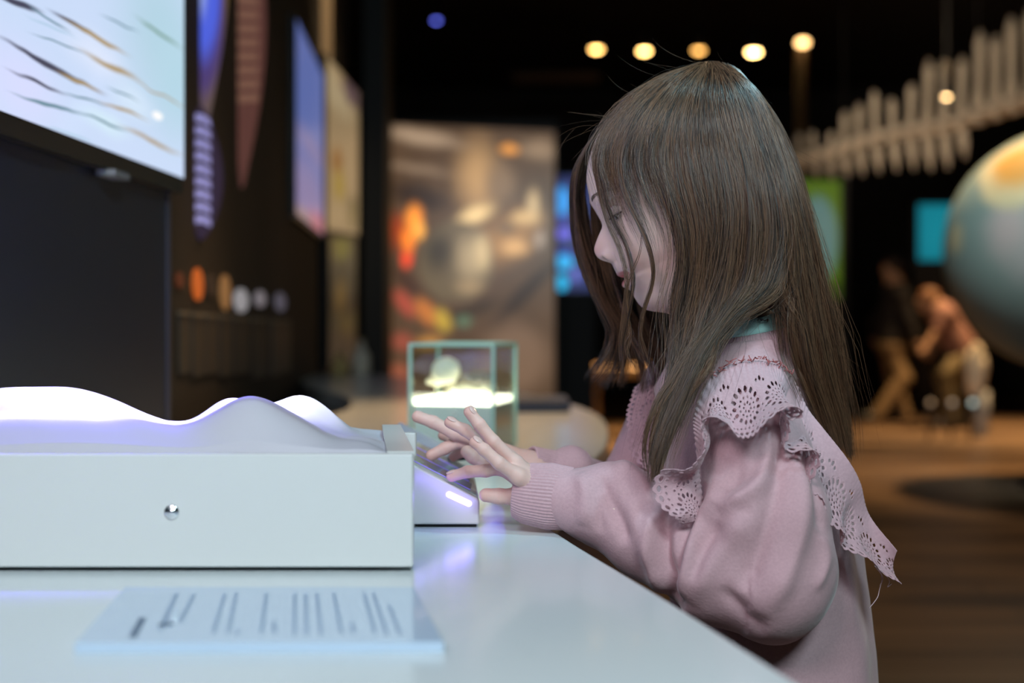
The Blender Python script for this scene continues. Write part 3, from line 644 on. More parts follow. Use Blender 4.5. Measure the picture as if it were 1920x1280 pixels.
for (x, y, z, r, m, lab, seed, amp) in [
    (-.078, .030, .040, (.0215, .015, .0200), rk, 'round creamy stone disc raised highest in the glass case', 1, .12),
    (-.099, .050, .024, (.015, .010, .0075), rk, 'flat pale stone slab left of the round disc in the glass case', 2, .2),
    (-.052, .045, .013, (.025, .014, .0078), rk, 'long pale stone at the centre of the glowing base in the case', 3, .2),
    (-.020, .050, .0125, (.014, .012, .0095), rk, 'small pale stone at the right corner inside the glass case', 4, .2),
    (-.045, .085, .021, (.026, .013, .016), rg, 'dark grey stone behind the pale ones in the glass case', 5, .3)]:
    c = R @ Vector((x, y, zp+z)); t = thing('stone_specimen', (c.x, c.y, TZ+zp), lab, 'stone', 'stone specimens in the glass case')
    rock('stone', c, r, m, seed, t, amp)
    a = R @ Vector((x, y, zp)); MB().lathe(a, [(.004, 0), (.004, .001), (.0012, .0015), (.0012, max(z-r[2]*.6, .002))], 12).build('stand', M_chrome, t)

# dark flat device on the far counter
d_ = 2.72; dv = thing('control_panel', (X(1016, d_), d_, TZ), 'flat dark blue control pad on the counter behind the glass case', 'panel')
MB().box((X(964, d_), d_-.03, TZ+.0003), (X(1068, d_), d_+.14, TZ+.026), .003).build('casing', mat('dark_blue_plastic', (.012, .018, .04), .4), dv)
MB().box((X(968, d_), d_-.024, TZ+.0262), (X(1064, d_), d_+.13, TZ+.0275), 0).build('pad', mat('pad_grey', (.10, .12, .16), .35), dv)

# ------------------------------------------------------------------ far hall: bench, lamps, skeleton, globes, screens, visitors
wood = mat('warm_wood', (.42, .25, .11), .45, var=(12, (.30, .17, .07)))
bn = thing('bench_table', (X(1180, 10), 10.2, 0), 'long plain wooden table far behind the girl', 'table')
MB().box((X(1066, 10), 10, Z(706, 10)), (X(1330, 10), 10.5, Z(686, 10)), .01).build('tabletop', wood, bn)
for x in (X(1100, 10), X(1290, 10)):
    for y in (10.03, 10.4): MB().box((x, y, 0), (x+.10, y+.07, Z(707, 10))).build('leg', wood, bn)
M_lamp = [mat('lamp_glow', (1, .8, .5), .5, emit=c, estr=e) for c, e in [((1, .55, .16), 15), ((1, .58, .18), 20), ((1, .50, .12), 7), ((1, .62, .22), 28), ((1, .58, .22), 7), ((1, .64, .28), 16), ((.12, .16, .9), 5)]]
def lamp(px, py, d, m, lab, r=.045, shape='spot', group=None):
    c = P(px, py, d); t = thing('spotlight', (c.x, c.y, 4.2), lab, 'lamp', group)
    mb = MB().lathe(c+Vector((0, 0, .01)), [(r*1.15, -.02), (r*1.25, .04), (r*1.1, .16), (r*.5, .19)], 24); mb.build('housing', M_black, t)
    MB().ell(c-Vector((0, 0, .012)), (r, r, r*.42)).build('bulb', m, t)
    MB().tube([c+Vector((0, 0, .195)), Vector((c.x, c.y, 4.199))], .01, 8).build('rod', M_black, t)
for k, (px, py, m) in enumerate([(1118, 90, 0), (1208, 93, 1), (1310, 92, 2), (1413, 95, 3)]):
    lamp(px, py, 12, M_lamp[m], ['round warm ceiling spotlight, first from left in the row above the girl', 'bright warm ceiling spotlight, second from left in the row', 'dimmer amber ceiling spotlight directly above the crown of the head', 'brightest white-gold ceiling spotlight, right of the crown'][k], .048 if m != 3 else .055, group='row of warm ceiling spotlights')
lp = thing('pole_lamp', (X(1505, 11), 11, 0), 'warm lamp on a tall thin brown pole behind the head', 'lamp')
c = P(1505, 80, 11); MB().ell(c, (.05, .05, .03)).build('bulb', M_lamp[4], lp); MB().tube([Vector((c.x, 11.06, 0)), Vector((c.x, 11.06, c.z+.03))], .045, 12).build('pole', mat('pole_brown', (.09, .055, .028), .5), lp)
MB().tube([Vector((c.x, 11.06, c.z+.03)), Vector((c.x, 11.0, c.z+.05)), Vector((c.x, 10.98, c.z+.04))], .02, 8).build('bracket', M_black, lp)
lamp(1775, 178, 7.8, M_lamp[5], 'small round amber spotlight glowing in front of the skeleton', .018)
lamp(818, 36, 12, M_lamp[6], 'small dim blue ceiling lamp at the top, above the mural', .03)
mb = MB().box((X(960, 13), 13, Z(150, 13)), (X(1125, 13), 13.2, Z(136, 13))); tag(mb.build('ceiling_beam', mat('beam_brown', (.06, .04, .025), .7)), 'faint horizontal beam under the dark ceiling below the left lamps', 'beam')

# skeleton hanging at upper right
bone = mat('bone', (.62, .53, .43), .7, bump=(20, .4, .02))
sk = thing('dinosaur_skeleton', (3.2, 9, 1.9), 'pale hanging dinosaur backbone with tall spines, upper right', 'skeleton')
path = catmull([(1470, 303), (1540, 290), (1610, 268), (1690, 250), (1770, 238), (1850, 212), (1930, 190), (2040, 185), (2150, 190)], 21)
tip = np.interp(path[:, 0], [1470, 1600, 1650, 1720, 1790, 1850, 1920, 2150], [275, 205, 178, 130, 92, 62, 28, 0])
low = np.interp(path[:, 0], [1470, 1560, 1640, 1700, 1760, 1800, 1830, 2150], [325, 335, 325, 318, 322, 300, 250, 240])
random.seed(4)
for i, (x, y) in enumerate(path):
    d = 9+.02*i; c = P(x, y, d); s_ = .05+.0035*i
    mb = MB(); mb.ell(c, (s_*.9, s_*.8, s_*.75)); mb.ell(c+Vector((0, 0, s_*.6)), (s_*.4, s_*.6, s_*.5))
    for sg in (-1, 1): mb.tube([c, c+Vector((.02, sg*s_*1.8, .02)), c+Vector((.05, sg*s_*2.6, -.02))], [s_*.45, s_*.35, s_*.15], 8)
    mb.build('vertebra', bone, sk)
    tp = P(x+random.uniform(-4, 6), tip[i]+random.uniform(-16, 26), d); m_ = c.lerp(tp, .5)
    mb = MB(); M_ = Matrix.Rotation(math.atan2(tp.x-c.x, tp.z-c.z), 4, 'Y')
    mb.tube([c+Vector((0,0,s_*.6)), c.lerp(tp, .3), m_, c.lerp(tp, .85), tp], [s_*.5, s_*.30, s_*.32, s_*.42, s_*.16], 10); mb.build('spine', bone, sk)
    if x < 1830:
        lw = P(x+8, low[i], d); mb = MB().tube([c, c.lerp(lw, .55), lw], [s_*.35, s_*.42, s_*.08], 10); mb.build('chevron', bone, sk)
for i in (4, 12, 18): 
    x, y = path[i]; c = P(x, y, 9+.02*i); tag(MB().tube([c+Vector((0, 0, .25)), Vector((c.x, c.y, 4.199))], .004, 6).build('cable', M_black, sk))

# big illuminated globe
gc = P(2008, 468, 7.0); gr = .665
gt = thing('globe', (gc.x, gc.y, 0), 'huge pale teal relief globe with an orange continent at the right edge', 'globe')
def globe_mat():
    m = bpy.data.materials.new('globe_map'); m.use_nodes = True; nt = m.node_tree; b = nt.nodes['Principled BSDF']; L = nt.links.new
    tc = N(nt, 'ShaderNodeTexCoord'); src = tc.outputs['Object']
    n = N(nt, 'ShaderNodeTexNoise'); n.inputs['Scale'].default_value = 2.0; n.inputs['Detail'].default_value = 3; L(src, n.inputs['Vector'])
    col = mixc(nt, n.outputs['Fac'], (.20, .29, .28), (.30, .38, .36))
    sub = N(nt, 'ShaderNodeVectorMath', operation='SUBTRACT'); L(n.outputs['Color'], sub.inputs[0]); sub.inputs[1].default_value = (.5, .5, .5)
    sc = N(nt, 'ShaderNodeVectorMath', operation='SCALE'); L(sub.outputs[0], sc.inputs[0]); sc.inputs['Scale'].default_value = .25
    ad = N(nt, 'ShaderNodeVectorMath', operation='ADD'); L(src, ad.inputs[0]); L(sc.outputs[0], ad.inputs[1]); src2 = ad.outputs[0]
    for (px, py, r, c, soft) in [(1885, 425, .24, (.48, .42, .42), .9), (1905, 315, .29, (.66, .58, .36), .25), (1915, 305, .23, (.62, .33, .08), .5), (1790, 440, .11, (.55, .48, .30), .6), (1925, 480, .2, (.42, .42, .42), .9)]:
        dx = (px-960)/F; dz = -(py-HZ)/F     # ray through the photo column, met with the ball
        o = Vector((0, 0, CZ))-gc; dr = Vector((dx, 1, dz)).normalized(); bb = o.dot(dr); disc = bb*bb-(o.dot(o)-gr*gr); t = -bb-math.sqrt(max(disc, 0)); h = o+dr*t; h = h.normalized()*gr
        ds = N(nt, 'ShaderNodeVectorMath', operation='DISTANCE'); L(src2, ds.inputs[0]); ds.inputs[1].default_value = h
        mr = N(nt, 'ShaderNodeMapRange', interpolation_type='SMOOTHSTEP'); mr.inputs['From Min'].default_value = r; mr.inputs['From Max'].default_value = r*(1-soft); L(ds.outputs['Value'], mr.inputs['Value'])
        col = mixc(nt, mr.outputs[0], col, c)
    L(col, b.inputs['Base Color']); b.inputs['Roughness'].default_value = .5; return m
import bmesh
bm = bmesh.new(); bmesh.ops.create_uvsphere(bm, u_segments=96, v_segments=64, radius=gr)
for v in bm.verts: v.co *= 1+.006*mnoise.noise(v.co*3)
me = bpy.data.meshes.new('ball'); bm.to_mesh(me); bm.free()
for p in me.polygons: p.use_smooth = True
go = bpy.data.objects.new('ball', me); C.objects.link(go); me.materials.append(globe_mat()); go.parent = gt; go.location = gc-Vector(gt.location)
mb = MB().lathe((gc.x, gc.y, 0), [(.26, .001), (.26, .04), (.10, .08), (.08, gc.z-gr-.02), (.16, gc.z-gr+.015)], 40); mb.build('stand', M_black, gt)

# green screen with pale ball image, teal screen
framed('hall_screen', 1490, 9.5, 1576, 9.5, 338, 560, 338, 560, blob_picture('green_ball', (.13, .24, .015), [(.5, .5, .50, .42, (.17, .33, .31), .25), (.8, .05, .4, .15, (.05, .09, .01), .8)], glow=.5), 'green screen with a pale teal ball image behind the long hair', 'screen')
framed('hall_screen', 1722, 13, 1792, 13, 383, 488, 383, 488, blob_picture('teal_plain', (.004, .16, .21), [(.5, .5, .9, .9, (.006, .21, .27), .9)], glow=1.0), 'plain teal screen left of the huge globe', 'screen')
mb = MB().box((X(1716, 13), 13.05, 0), (X(1800, 13), 13.25, Z(375, 13))); tag(mb.build('screen_stand', M_black), 'black upright stand carrying the plain teal screen', 'stand')
mb = MB().box((X(1462, 9.5), 9.55, 0), (X(1592, 9.5), 9.7, Z(330, 9.5))); tag(mb.build('screen_stand', M_black), 'black upright stand carrying the green ball screen', 'stand')
mb = MB().box((X(1030, 8), 8.05, 0), (X(1116, 8), 8.25, Z(320, 8))); tag(mb.build('screen_stand', M_black), 'black upright stand carrying the blue menu screen', 'stand')

# distant visitors
def visitor(label, d, J, cols, hair_c):
    """J: joints in photo pixels with depth offsets in metres; one skin surface, clothing and hair as children"""
    j = {k: np.array(P(v[0], v[1], d+(v[2] if len(v) > 2 else 0))) for k, v in J.items()}
    pts = np.array(list(j.values())); lo = pts.min(0)-.2; hi = pts.max(0)+.2; lo[2] = max(lo[2], -.01); t = thing('person', (float(j['hip'][0]), d, 0), label, 'person')
    hd = j['head']
    def skin(X, Y, Z):
        v = ellip(X, Y, Z, hd, (.085, .075, .105)); v = smin(v, cone(X, Y, Z, hd+(j['neck']-hd)*.4, j['neck'], .05, .055), .03)
        v = smin(v, ellip(X, Y, Z, hd+np.array([-.085, 0, -.01]), (.02, .015, .02)), .02)
        v = smin(v, cone(X, Y, Z, j['neck'], j['hip'], .09, .11), .06)
        for s in 'lr':
            v = smin(v, cone(X, Y, Z, j['sh'+s], j['el'+s], .045, .036), .03); v = smin(v, cone(X, Y, Z, j['el'+s], j['ha'+s], .036, .026), .02); v = smin(v, ellip(X, Y, Z, j['ha'+s], (.045, .03, .03)), .02)
            v = smin(v, cone(X, Y, Z, j['hip'], j['kn'+s], .08, .052), .04); v = smin(v, cone(X, Y, Z, j['kn'+s], j['ft'+s], .052, .035), .02)
        return v
    def top(X, Y, Z):
        v = cone(X, Y, Z, j['neck']+(j['hip']-j['neck'])*.12, j['hip'], .12, .145)
        v = smin(v, cone(X, Y, Z, j['shl'], j['shr'], .085, .085), .08)
        for s in 'lr': v = smin(v, cone(X, Y, Z, j['sh'+s], j['el'+s]*.8+j['sh'+s]*.2 if cols.get('short') else j['el'+s], .07, .058), .03)
        if not cols.get('short'):
            for s in 'lr': v = smin(v, cone(X, Y, Z, j['el'+s], j['el'+s]*.25+j['ha'+s]*.75, .055, .042), .02)
        return v
    def leg(X, Y, Z):
        v = ellip(X, Y, Z, j['hip'], (.15, .15, .12))
        for s in 'lr': v = smin(v, cone(X, Y, Z, j['hip'], j['kn'+s], .11, .08), .04); v = smin(v, cone(X, Y, Z, j['kn'+s], j['kn'+s]*.08+j['ft'+s]*.92, .08, .062), .02)
        return v
    def hr(X, Y, Z):
        v = ellip(X, Y, Z, hd+np.array([.02, 0, .03]), (.10, .092, .10)); return np.maximum(v, -ellip(X, Y, Z, hd+np.array([-.08, 0, -.06]), (.085, .1, .11)))
    def shoe_(s):
        f = j['ft'+s]; return lambda X, Y, Z: ellip(X, Y, Z, (f[0]-.05, f[1], .05), (.13, .05, .05))
    for nm, fn, m in [('body', skin, mat('far_skin', (.34, .20, .13), .6)), ('top', top, mat('far_top', cols['top'], .8)), ('trousers', leg, mat('far_trousers', cols['leg'], .8)), ('hair', hr, mat('far_hair', hair_c, .6)), ('shoe', shoe_('l'), M_bezel), ('shoe', shoe_('r'), M_bezel)]:
        V, Q = surface_nets(fn, lo, hi, .022)
        if len(V): link(nm, mesh_np(nm, V, Q), m, t)
visitor('distant visitor in black top and tan trousers, striding with bent knees', 12.0, dict(head=(1672, 505), neck=(1678, 535), hip=(1672, 648), shl=(1690, 553, -.16), shr=(1686, 553, .16), ell=(1706, 600, -.2), elr=(1640, 600, .2), hal=(1722, 645, -.22), har=(1640, 640, .2), knl=(1694, 708, -.1), knr=(1675, 715, .12), ftl=(1640, 785, -.1), ftr=(1700, 785, .12)), dict(top=(.012, .010, .012), leg=(.24, .16, .085)), (.02, .012, .01))
visitor('distant visitor in a dusty rose top bending forward beside the globe', 11.2, dict(head=(1738, 566), neck=(1758, 578), hip=(1812, 668), shl=(1772, 590, -.17), shr=(1768, 590, .16), ell=(1756, 620, -.2), elr=(1760, 632, .2), hal=(1728, 660, -.24), har=(1740, 668, .2), knl=(1768, 700, -.12), knr=(1790, 712, .12), ftl=(1782, 798, -.12), ftr=(1805, 798, .1)), dict(top=(.20, .10, .085), leg=(.10, .075, .035), short=1), (.12, .05, .02))
# white bag standing on a low box, and three floor spots beside it
bx = thing('white_bag', (X(1832, 10.4), 10.4, 0), 'upright white drawstring bag on the floor near the globe stand', 'bag')
o = rock('bag_body', (X(1830, 10.4), 10.4, .53), (.085, .08, .22), mat('white_cloth', (.75, .66, .52), .8), 8, bx, .18)
MB().tube([(X(1838, 10.4), 10.4, .36), (X(1842, 10.4), 10.4, .2), (X(1840, 10.4), 10.4, 0.002)], [.07, .055, .06], 12).build('bag_leg', mat('grey_cloth', (.35, .35, .34), .8), bx)
MB().tube([(X(1815, 10.4), 10.36, .72), (X(1828, 10.4), 10.36, .79), (X(1842, 10.4), 10.36, .72)], .01, 8).build('cord', M_black, bx)
for k, (px, c, e) in enumerate([(1745, (.9, .5, .25), .35), (1785, (.7, .6, .5), .35), (1824, (.5, .7, .68), 1.2)]):
    cc_ = P(px, 755, 10.0); t = thing('floor_spot', (cc_.x, cc_.y, 0), ['dim amber floor spot, left of the three below the bending visitor', 'dim grey floor spot, middle of the three near the floor', 'brighter pale floor spot under the white bag, right of three'][k], 'lamp', 'floor spots beside the globe')
    MB().tube([(cc_.x, cc_.y+.03, 0.001), (cc_.x, cc_.y+.03, cc_.z)], .012, 8).build('stem', M_black, t); MB().ell(cc_, (.02, .02, .02)).build('bulb', mat('floor_spot_glow', (.5, .5, .5), .5, emit=c, estr=e), t)
# ------------------------------------------------------------------ the girl
def skin_mat():
    m = mat('skin', (.74, .53, .47), .48, sss=.12, spec=.35, bump=(900, .06, .0004)); nt = m.node_tree; b = nt.nodes['Principled BSDF']; L = nt.links.new
    at = N(nt, 'ShaderNodeAttribute', attribute_name='tint'); sp = N(nt, 'ShaderNodeSeparateColor'); L(at.outputs['Color'], sp.inputs[0])
    c = mixc(nt, sp.outputs[0], (.74, .53, .47), (.52, .17, .17)); c = mixc(nt, sp.outputs[1], c, (.68, .36, .31)); c = mixc(nt, sp.outputs[2], c, (.10, .055, .045))
    L(c, b.inputs['Base Color']); return m
M_skin = skin_mat()
HD = 1.17                                             # distance of the head's middle plane
girl = thing('person', (.27, 1.21, 0), 'person, a child with long brown hair in a pink ruffled sweatshirt touching the console', 'person')

# --- head and neck: profile rows with rounded sections, tilted forward
th = math.atan2(.375, .927); ORG = np.array([1290., 400.])
def loc(p):     # photo point in the head's middle plane -> (forward, up) metres
    p = np.asarray(p, float)-ORG; x = p[..., 0]; y = p[..., 1]
    return np.stack([(-math.cos(th)*x+math.sin(th)*y)*HD/F, (-math.sin(th)*x-math.cos(th)*y)*HD/F], -1)
front = loc([(1240, 146), (1210, 156), (1180, 176), (1155, 202), (1135, 230), (1117, 262), (1107, 290), (1102, 312), (1100, 335), (1103, 355), (1107, 371), (1113, 388), (1121, 403), (1127, 415), (1129, 424), (1126, 433), (1122, 442), (1118, 452), (1115, 461), (1114, 468), (1116, 476), (1121, 483), (1129, 488), (1139, 491), (1147, 493), (1150, 498), (1153, 505), (1158, 511), (1163, 516), (1170, 520), (1174.5, 522), (1171, 526), (1170, 531), (1172, 537), (1178, 543), (1184, 549), (1189, 556), (1194, 564), (1200, 572), (1209, 579), (1221, 583), (1237, 585), (1253, 588), (1266, 597), (1277, 612), (1287, 632), (1296, 655), (1303, 690), (1308, 730)])
base = loc([(1240, 146), (1180, 176), (1135, 230), (1107, 290), (1100, 335), (1107, 371), (1117, 396), (1127, 414), (1134, 436), (1141, 460), (1148, 490), (1153, 505), (1160, 513), (1168, 521), (1170, 531), (1178, 543), (1189, 556), (1200, 572), (1221, 583), (1253, 588), (1277, 612), (1296, 655), (1308, 730)])
backp = loc([(1240, 146), (1290, 128), (1340, 130), (1390, 155), (1428, 200), (1452, 260), (1466, 330), (1468, 400), (1455, 460), (1435, 515), (1428, 555), (1437, 600), (1462, 650), (1500, 715), (1540, 790)])
wk = np.array([[.1227, .0], [.119, .022], [.112, .037], [.10, .051], [.085, .061], [.06, .069], [.03, .0705], [.012, .069], [0, .0665], [-.02, .062], [-.035, .058], [-.05, .052], [-.062, .046], [-.072, .040], [-.085, .035], [-.11, .034], [-.14, .038], [-.2, .05]])
def interp_u(pr, u):
    o = np.argsort(pr[:, 1]); return np.interp(u, pr[o, 1], pr[o, 0])
# rows spread by arc length of the front profile
fc_ = catmull(front, 400); seg = np.r_[0, np.cumsum(np.linalg.norm(np.diff(fc_, axis=0), axis=1))]
NR, NP = 330, 260
arc = np.linspace(0, seg[-1], NR); rowf = np.stack([np.interp(arc, seg, fc_[:, k]) for k in (0, 1)], 1)
rowu = np.minimum.accumulate(rowf[:, 1]-np.arange(NR)*1e-7)
bc_ = catmull(backp, 400); bb_ = catmull(base, 400)
rb = interp_u(bc_, rowu); rbase = np.minimum(interp_u(bb_, rowu), 9)
w_ = np.interp(rowu, wk[::-1, 0], wk[::-1, 1])
topr = np.clip((.1227-rowu)/.012, 0, 1)
w_ = np.where(rowu > .10, np.interp(rowu, [.10, .1235], [.051, 0])*0+.051*np.sqrt(np.clip((.1235-rowu)/.0235, 0, 1)), w_)
for _ in range(3):
    us_ = np.linspace(rowu.min(), rowu.max(), 400); wu = np.interp(us_, rowu[::-1], w_[::-1]); wu2 = np.convolve(np.pad(wu, 9, mode='edge'), np.ones(19)/19, 'valid'); w_ = np.where(rowu > .112, w_, np.interp(rowu, us_, wu2))
ph = np.linspace(0, 2*PI, NP, endpoint=False)
# more columns around the face on the side turned to the lens and its mirror
ph = ph-.45*np.sin(ph)-.0*np.sin(2*ph)
cph, sph = np.cos(ph), np.sin(ph)
U = np.repeat(rowu[:, None], NP, 1)
mid = rb+(rbase-rb)*np.interp(rowu, [-.2, -.08, -.05, .02, .1], [.5, .5, .42, .40, .5])
ff = np.where(cph > 0, rbase[:, None]-mid[:, None], mid[:, None]-rb[:, None])
fe = np.interp(rowu, [-.11, -.075, -.06, -.03, .03, .09], [1, 1, .92, .80, .78, .9])[:, None]   # flatter face in front
Fo = mid[:, None]+ff*np.sign(cph)*np.abs(cph)**np.where(cph > 0, 1.0, 1.0)
So = w_[:, None]*np.sign(sph)*np.abs(sph)**np.where(cph > 0, fe, 1)
Fo[0] = rowf[0, 0]; So[0] = 0
frontness = np.clip(cph, 0, 1)[None]**.5
nb_ = rowf[:, 0]-rbase                               # what the nose, lips add to the base profile
sig = np.interp(rowu, np.sort([loc((1107, 371))[1], loc((1127, 415))[1], loc((1118, 452))[1], loc((1114, 468))[1], loc((1139, 491))[1], loc((1150, 498))[1], loc((1170, 530))[1]]),
                [.016, .010, .0105, .0098, .0082, .0058, .012][::1])
Fo += (nb_[:, None]*np.exp(-(So/sig[:, None])**2*1.0))*(cph > 0)
def bump_at(px, py, s, ru, rs, amp, both=True):
    c = loc((px, py)); u0 = c[1]; v = 0
    for sg in ((1, -1) if both else (1,)): v = v+np.exp(-((U-u0)/ru)**2-((So-sg*s)/rs)**2)
    return amp*v*(cph > 0)
Fo += bump_at(1160, 398, .030, .0085, .0125, -.0062)        # eye sockets
Fo += bump_at(1132, 368, .024, .006, .014, .0022)          # brow ridges
Fo += bump_at(1190, 455, .040, .018, .014, .0030)          # cheeks
Fo += bump_at(1147, 478, .0112, .0052, .0042, .0052)       # wings of the nose
Fo += bump_at(1158, 486, .0155, .006, .0030, -.0022)       # crease beside the wing
Fo += bump_at(1138, 484, .0078, .0020, .0026, -.0042)      # nostrils
Fo += bump_at(1166, 507, .0, .006, .0022, -.0010, False)    # philtrum
Fo += bump_at(1183, 545, .0, .0035, .016, -.0012, False)    # below the lower lip
# mouth line that turns up at the corners
mu = loc((1174, 522))[1]; mcu = loc((1193, 505))
mline = mu+np.clip(np.abs(So)/.021, 0, 1.3)**1.6*(mcu[1]-mu)*1.0
mw = np.clip(1-(np.abs(So)/.0235)**4, 0, 1)*(cph > 0)
Fo += -.0020*np.exp(-((U-mline)/.0013)**2)*mw+.0016*np.exp(-((U-mline-.0045)/.003)**2)*mw+.0020*np.exp(-((U-mline+.005)/.0033)**2)*np.clip(1-(np.abs(So)/.017)**4, 0, 1)*(cph > 0)
Fo += -.0018*np.exp(-((U-mcu[1])/.0035)**2-((np.abs(So)-.0235)/.003)**2)*(cph > 0)
lip = np.clip(1.25-np.abs(U-mline-.0005)/(.0062*np.sqrt(np.clip(1-(So/.0225)**2, 0, 1))+1e-5), 0, 1)*(cph > 0)*(np.abs(So) < .0225)
lip = np.clip(lip*2.2, 0, 1)
nost_shade = np.zeros_like(U)  # dark tint paints the shade inside the nostrils
c_ = loc((1139, 483.5)); 
for sg in (1, -1): nost_shade += np.exp(-((U-c_[1])/.0022)**2-((So-sg*.0080)/.0026)**2)
blush = (np.exp(-((U-loc((1215, 500))[1])/.016)**2-((np.abs(So)-.047)/.016)**2)*.55+np.exp(-((U-loc((1116, 468))[1])/.008)**2-(So/.009)**2)*.6+np.exp(-((U-loc((1165, 385))[1])/.007)**2-((np.abs(So)-.031)/.012)**2)*.7)*(cph > 0)
def head_world(f, s, u):
    """head coordinates to world"""
    o = P(ORG[0], ORG[1], HD); x = o.x-math.cos(th)*f-math.sin(th)*u; z = o.z-math.sin(th)*f+math.cos(th)*u
    return np.stack([x, HD-s+0*x, z], -1)
HV = head_world(Fo, So, U).reshape(-1, 3)
i = np.arange(NR-1)[:, None]*NP; k = np.arange(NP)[None]; k2 = (k+1) % NP
HQ = np.stack([i+k, i+NP+k, i+NP+k2, i+k2], -1).reshape(-1, 4)
Htint = np.stack([lip.ravel(), np.clip(blush, 0, 1).ravel(), np.clip(nost_shade*1.2, 0, 1).ravel(), np.ones(lip.size)], 1)

# --- arms, hands, torso and legs under the clothes
def chain(pts): return [np.array(P(*p)) for p in pts]
near_wrist = P(1012, 918, 1.135); far_wrist = P(1003, 876, 1.225)
near_f = [  # joints from the knuckle to the tip: little, ring, middle, index finger
    ([(972, 893, 1.118), (936, 868, 1.112), (908, 843, 1.112), (890, 829, 1.114)], (.0062, .0050)),
    ([(966, 868, 1.128), (925, 828, 1.124), (899, 796, 1.124), (880, 772, 1.126)], (.0064, .0052)),
    ([(952, 856, 1.140), (907, 832, 1.140), (872, 806, 1.140), (843, 792, 1.142)], (.0062, .0050)),
    ([(944, 876, 1.150), (911, 882, 1.152), (877, 884, 1.154), (847, 893, 1.158)], (.0062, .0050))]
near_t = ([(985, 925, 1.142), (962, 931, 1.142), (935, 930, 1.142), (911, 928, 1.142)], (.0082, .0062))
far_f = [
    ([(892, 823, 1.205), (852, 812, 1.200), (812, 791, 1.198), (783, 781, 1.198)], (.0066, .0056)),
    ([(893, 836, 1.212), (858, 828, 1.208), (833, 841, 1.205), (809, 853, 1.205)], (.0064, .0054)),
    ([(900, 836, 1.228), (868, 828, 1.232), (848, 822, 1.236), (831, 816, 1.238)], (.0062, .0052)),
    ([(905, 842, 1.243), (880, 842, 1.25), (862, 848, 1.255), (850, 856, 1.26)], (.0058, .0048))]
far_t = ([(925, 866, 1.198), (904, 864, 1.192), (888, 856, 1.190), (876, 847, 1.190)], (.0078, .0062))
def hand_sdf(fs, tb, wrist, elbow):
    def fn(X, Y, Z):
        v = None
        ks = [chain(f[0])[0] for f in fs]; wr = np.array(wrist)
        for i_, (f, r) in enumerate([(fs[q][0], fs[q][1]) for q in range(4)]+[tb]):
            c = chain(f); rr = np.linspace(r[0], r[1], len(c)); g = None
            for a in range(len(c)-1):
                s_ = cone(X, Y, Z, c[a], c[a+1], rr[a]*(.97 if a else 1), rr[a+1])
                g = s_ if g is None else smin(g, s_, .0022)
            for a in (1, 2): g = smin(g, np.sqrt((X-c[a][0])**2+(Y-c[a][1])**2+(Z-c[a][2])**2)-rr[a]*1.03, .0015)
            tip = c[-1]+(c[-1]-c[-2])*.02; v = g if v is None else smin(v, g, .0008)
        pal = None
        for i_, kx in enumerate(ks):
            s_ = cone(X, Y, Z, wr+(kx-wr)*.25, kx, .0098, .0074); pal = s_ if pal is None else smin(pal, s_, .006)
        tb0 = chain(tb[0])[0]; pal = smin(pal, cone(X, Y, Z, wr+(tb0-wr)*.2, tb0, .0100, .0086), .006)
        pal = smin(pal, cone(X, Y, Z, wr, elbow, .0150, .022), .010)
        return smin(v, pal, .0042)
    return fn
near_elbow = np.array(P(1130, 960, 1.11)); far_elbow = np.array(P(1090, 905, 1.25))
bodyV = [HV]; bodyQ = [HQ]; bodyT = [Htint]
off = len(HV)
for fs, tb, wr, el in ((near_f, near_t, near_wrist, near_elbow), (far_f, far_t, far_wrist, far_elbow)):
    allp = np.array([q for f in [x[0] for x in fs]+[tb[0]] for q in chain(f)]+[np.array(wr)])
    V, Q = surface_nets(hand_sdf(fs, tb, np.array(wr), el), allp.min(0)-.018, allp.max(0)+np.array([.035, .018, .018]), .00105)
    V = relax(V, Q, 2, .4)
    tn = np.zeros((len(V), 4)); tn[:, 3] = 1; tn[:, 1] = .45
    for f in [x[0] for x in fs]+[tb[0]]:
        c = chain(f); tn[:, 1] = np.maximum(tn[:, 1], np.exp(-(np.linalg.norm(V-c[-1], axis=1)/.011)**2)*.9)
        for a in (1, 2):     # creases over the joints
            ax = (c[a+1]-c[a-1]); ax /= np.linalg.norm(ax); t_ = (V-c[a])@ax; rr = np.linalg.norm(V-c[a]-t_[:, None]*ax, axis=1)
            tn[:, 1] = np.maximum(tn[:, 1], np.exp(-(t_/.003)**2)*(rr < .009)*.6)
            for o_ in (-.0016, .0004, .0022):
                V -= (np.exp(-((t_-o_)/.00045)**2)*(rr < .009)*.00025)[:, None]*vnormals(V, Q)
    bodyV.append(V); bodyQ.append(Q+off); bodyT.append(tn); off += len(V)
shN = np.array(P(1402, 745, 1.105)); shF = np.array([.175, 1.325, .845]); hipc = np.array([.246, 1.215, .54])
neck0 = np.array(P(1360, 600, HD)); chest = np.array([.215, 1.21, .80])
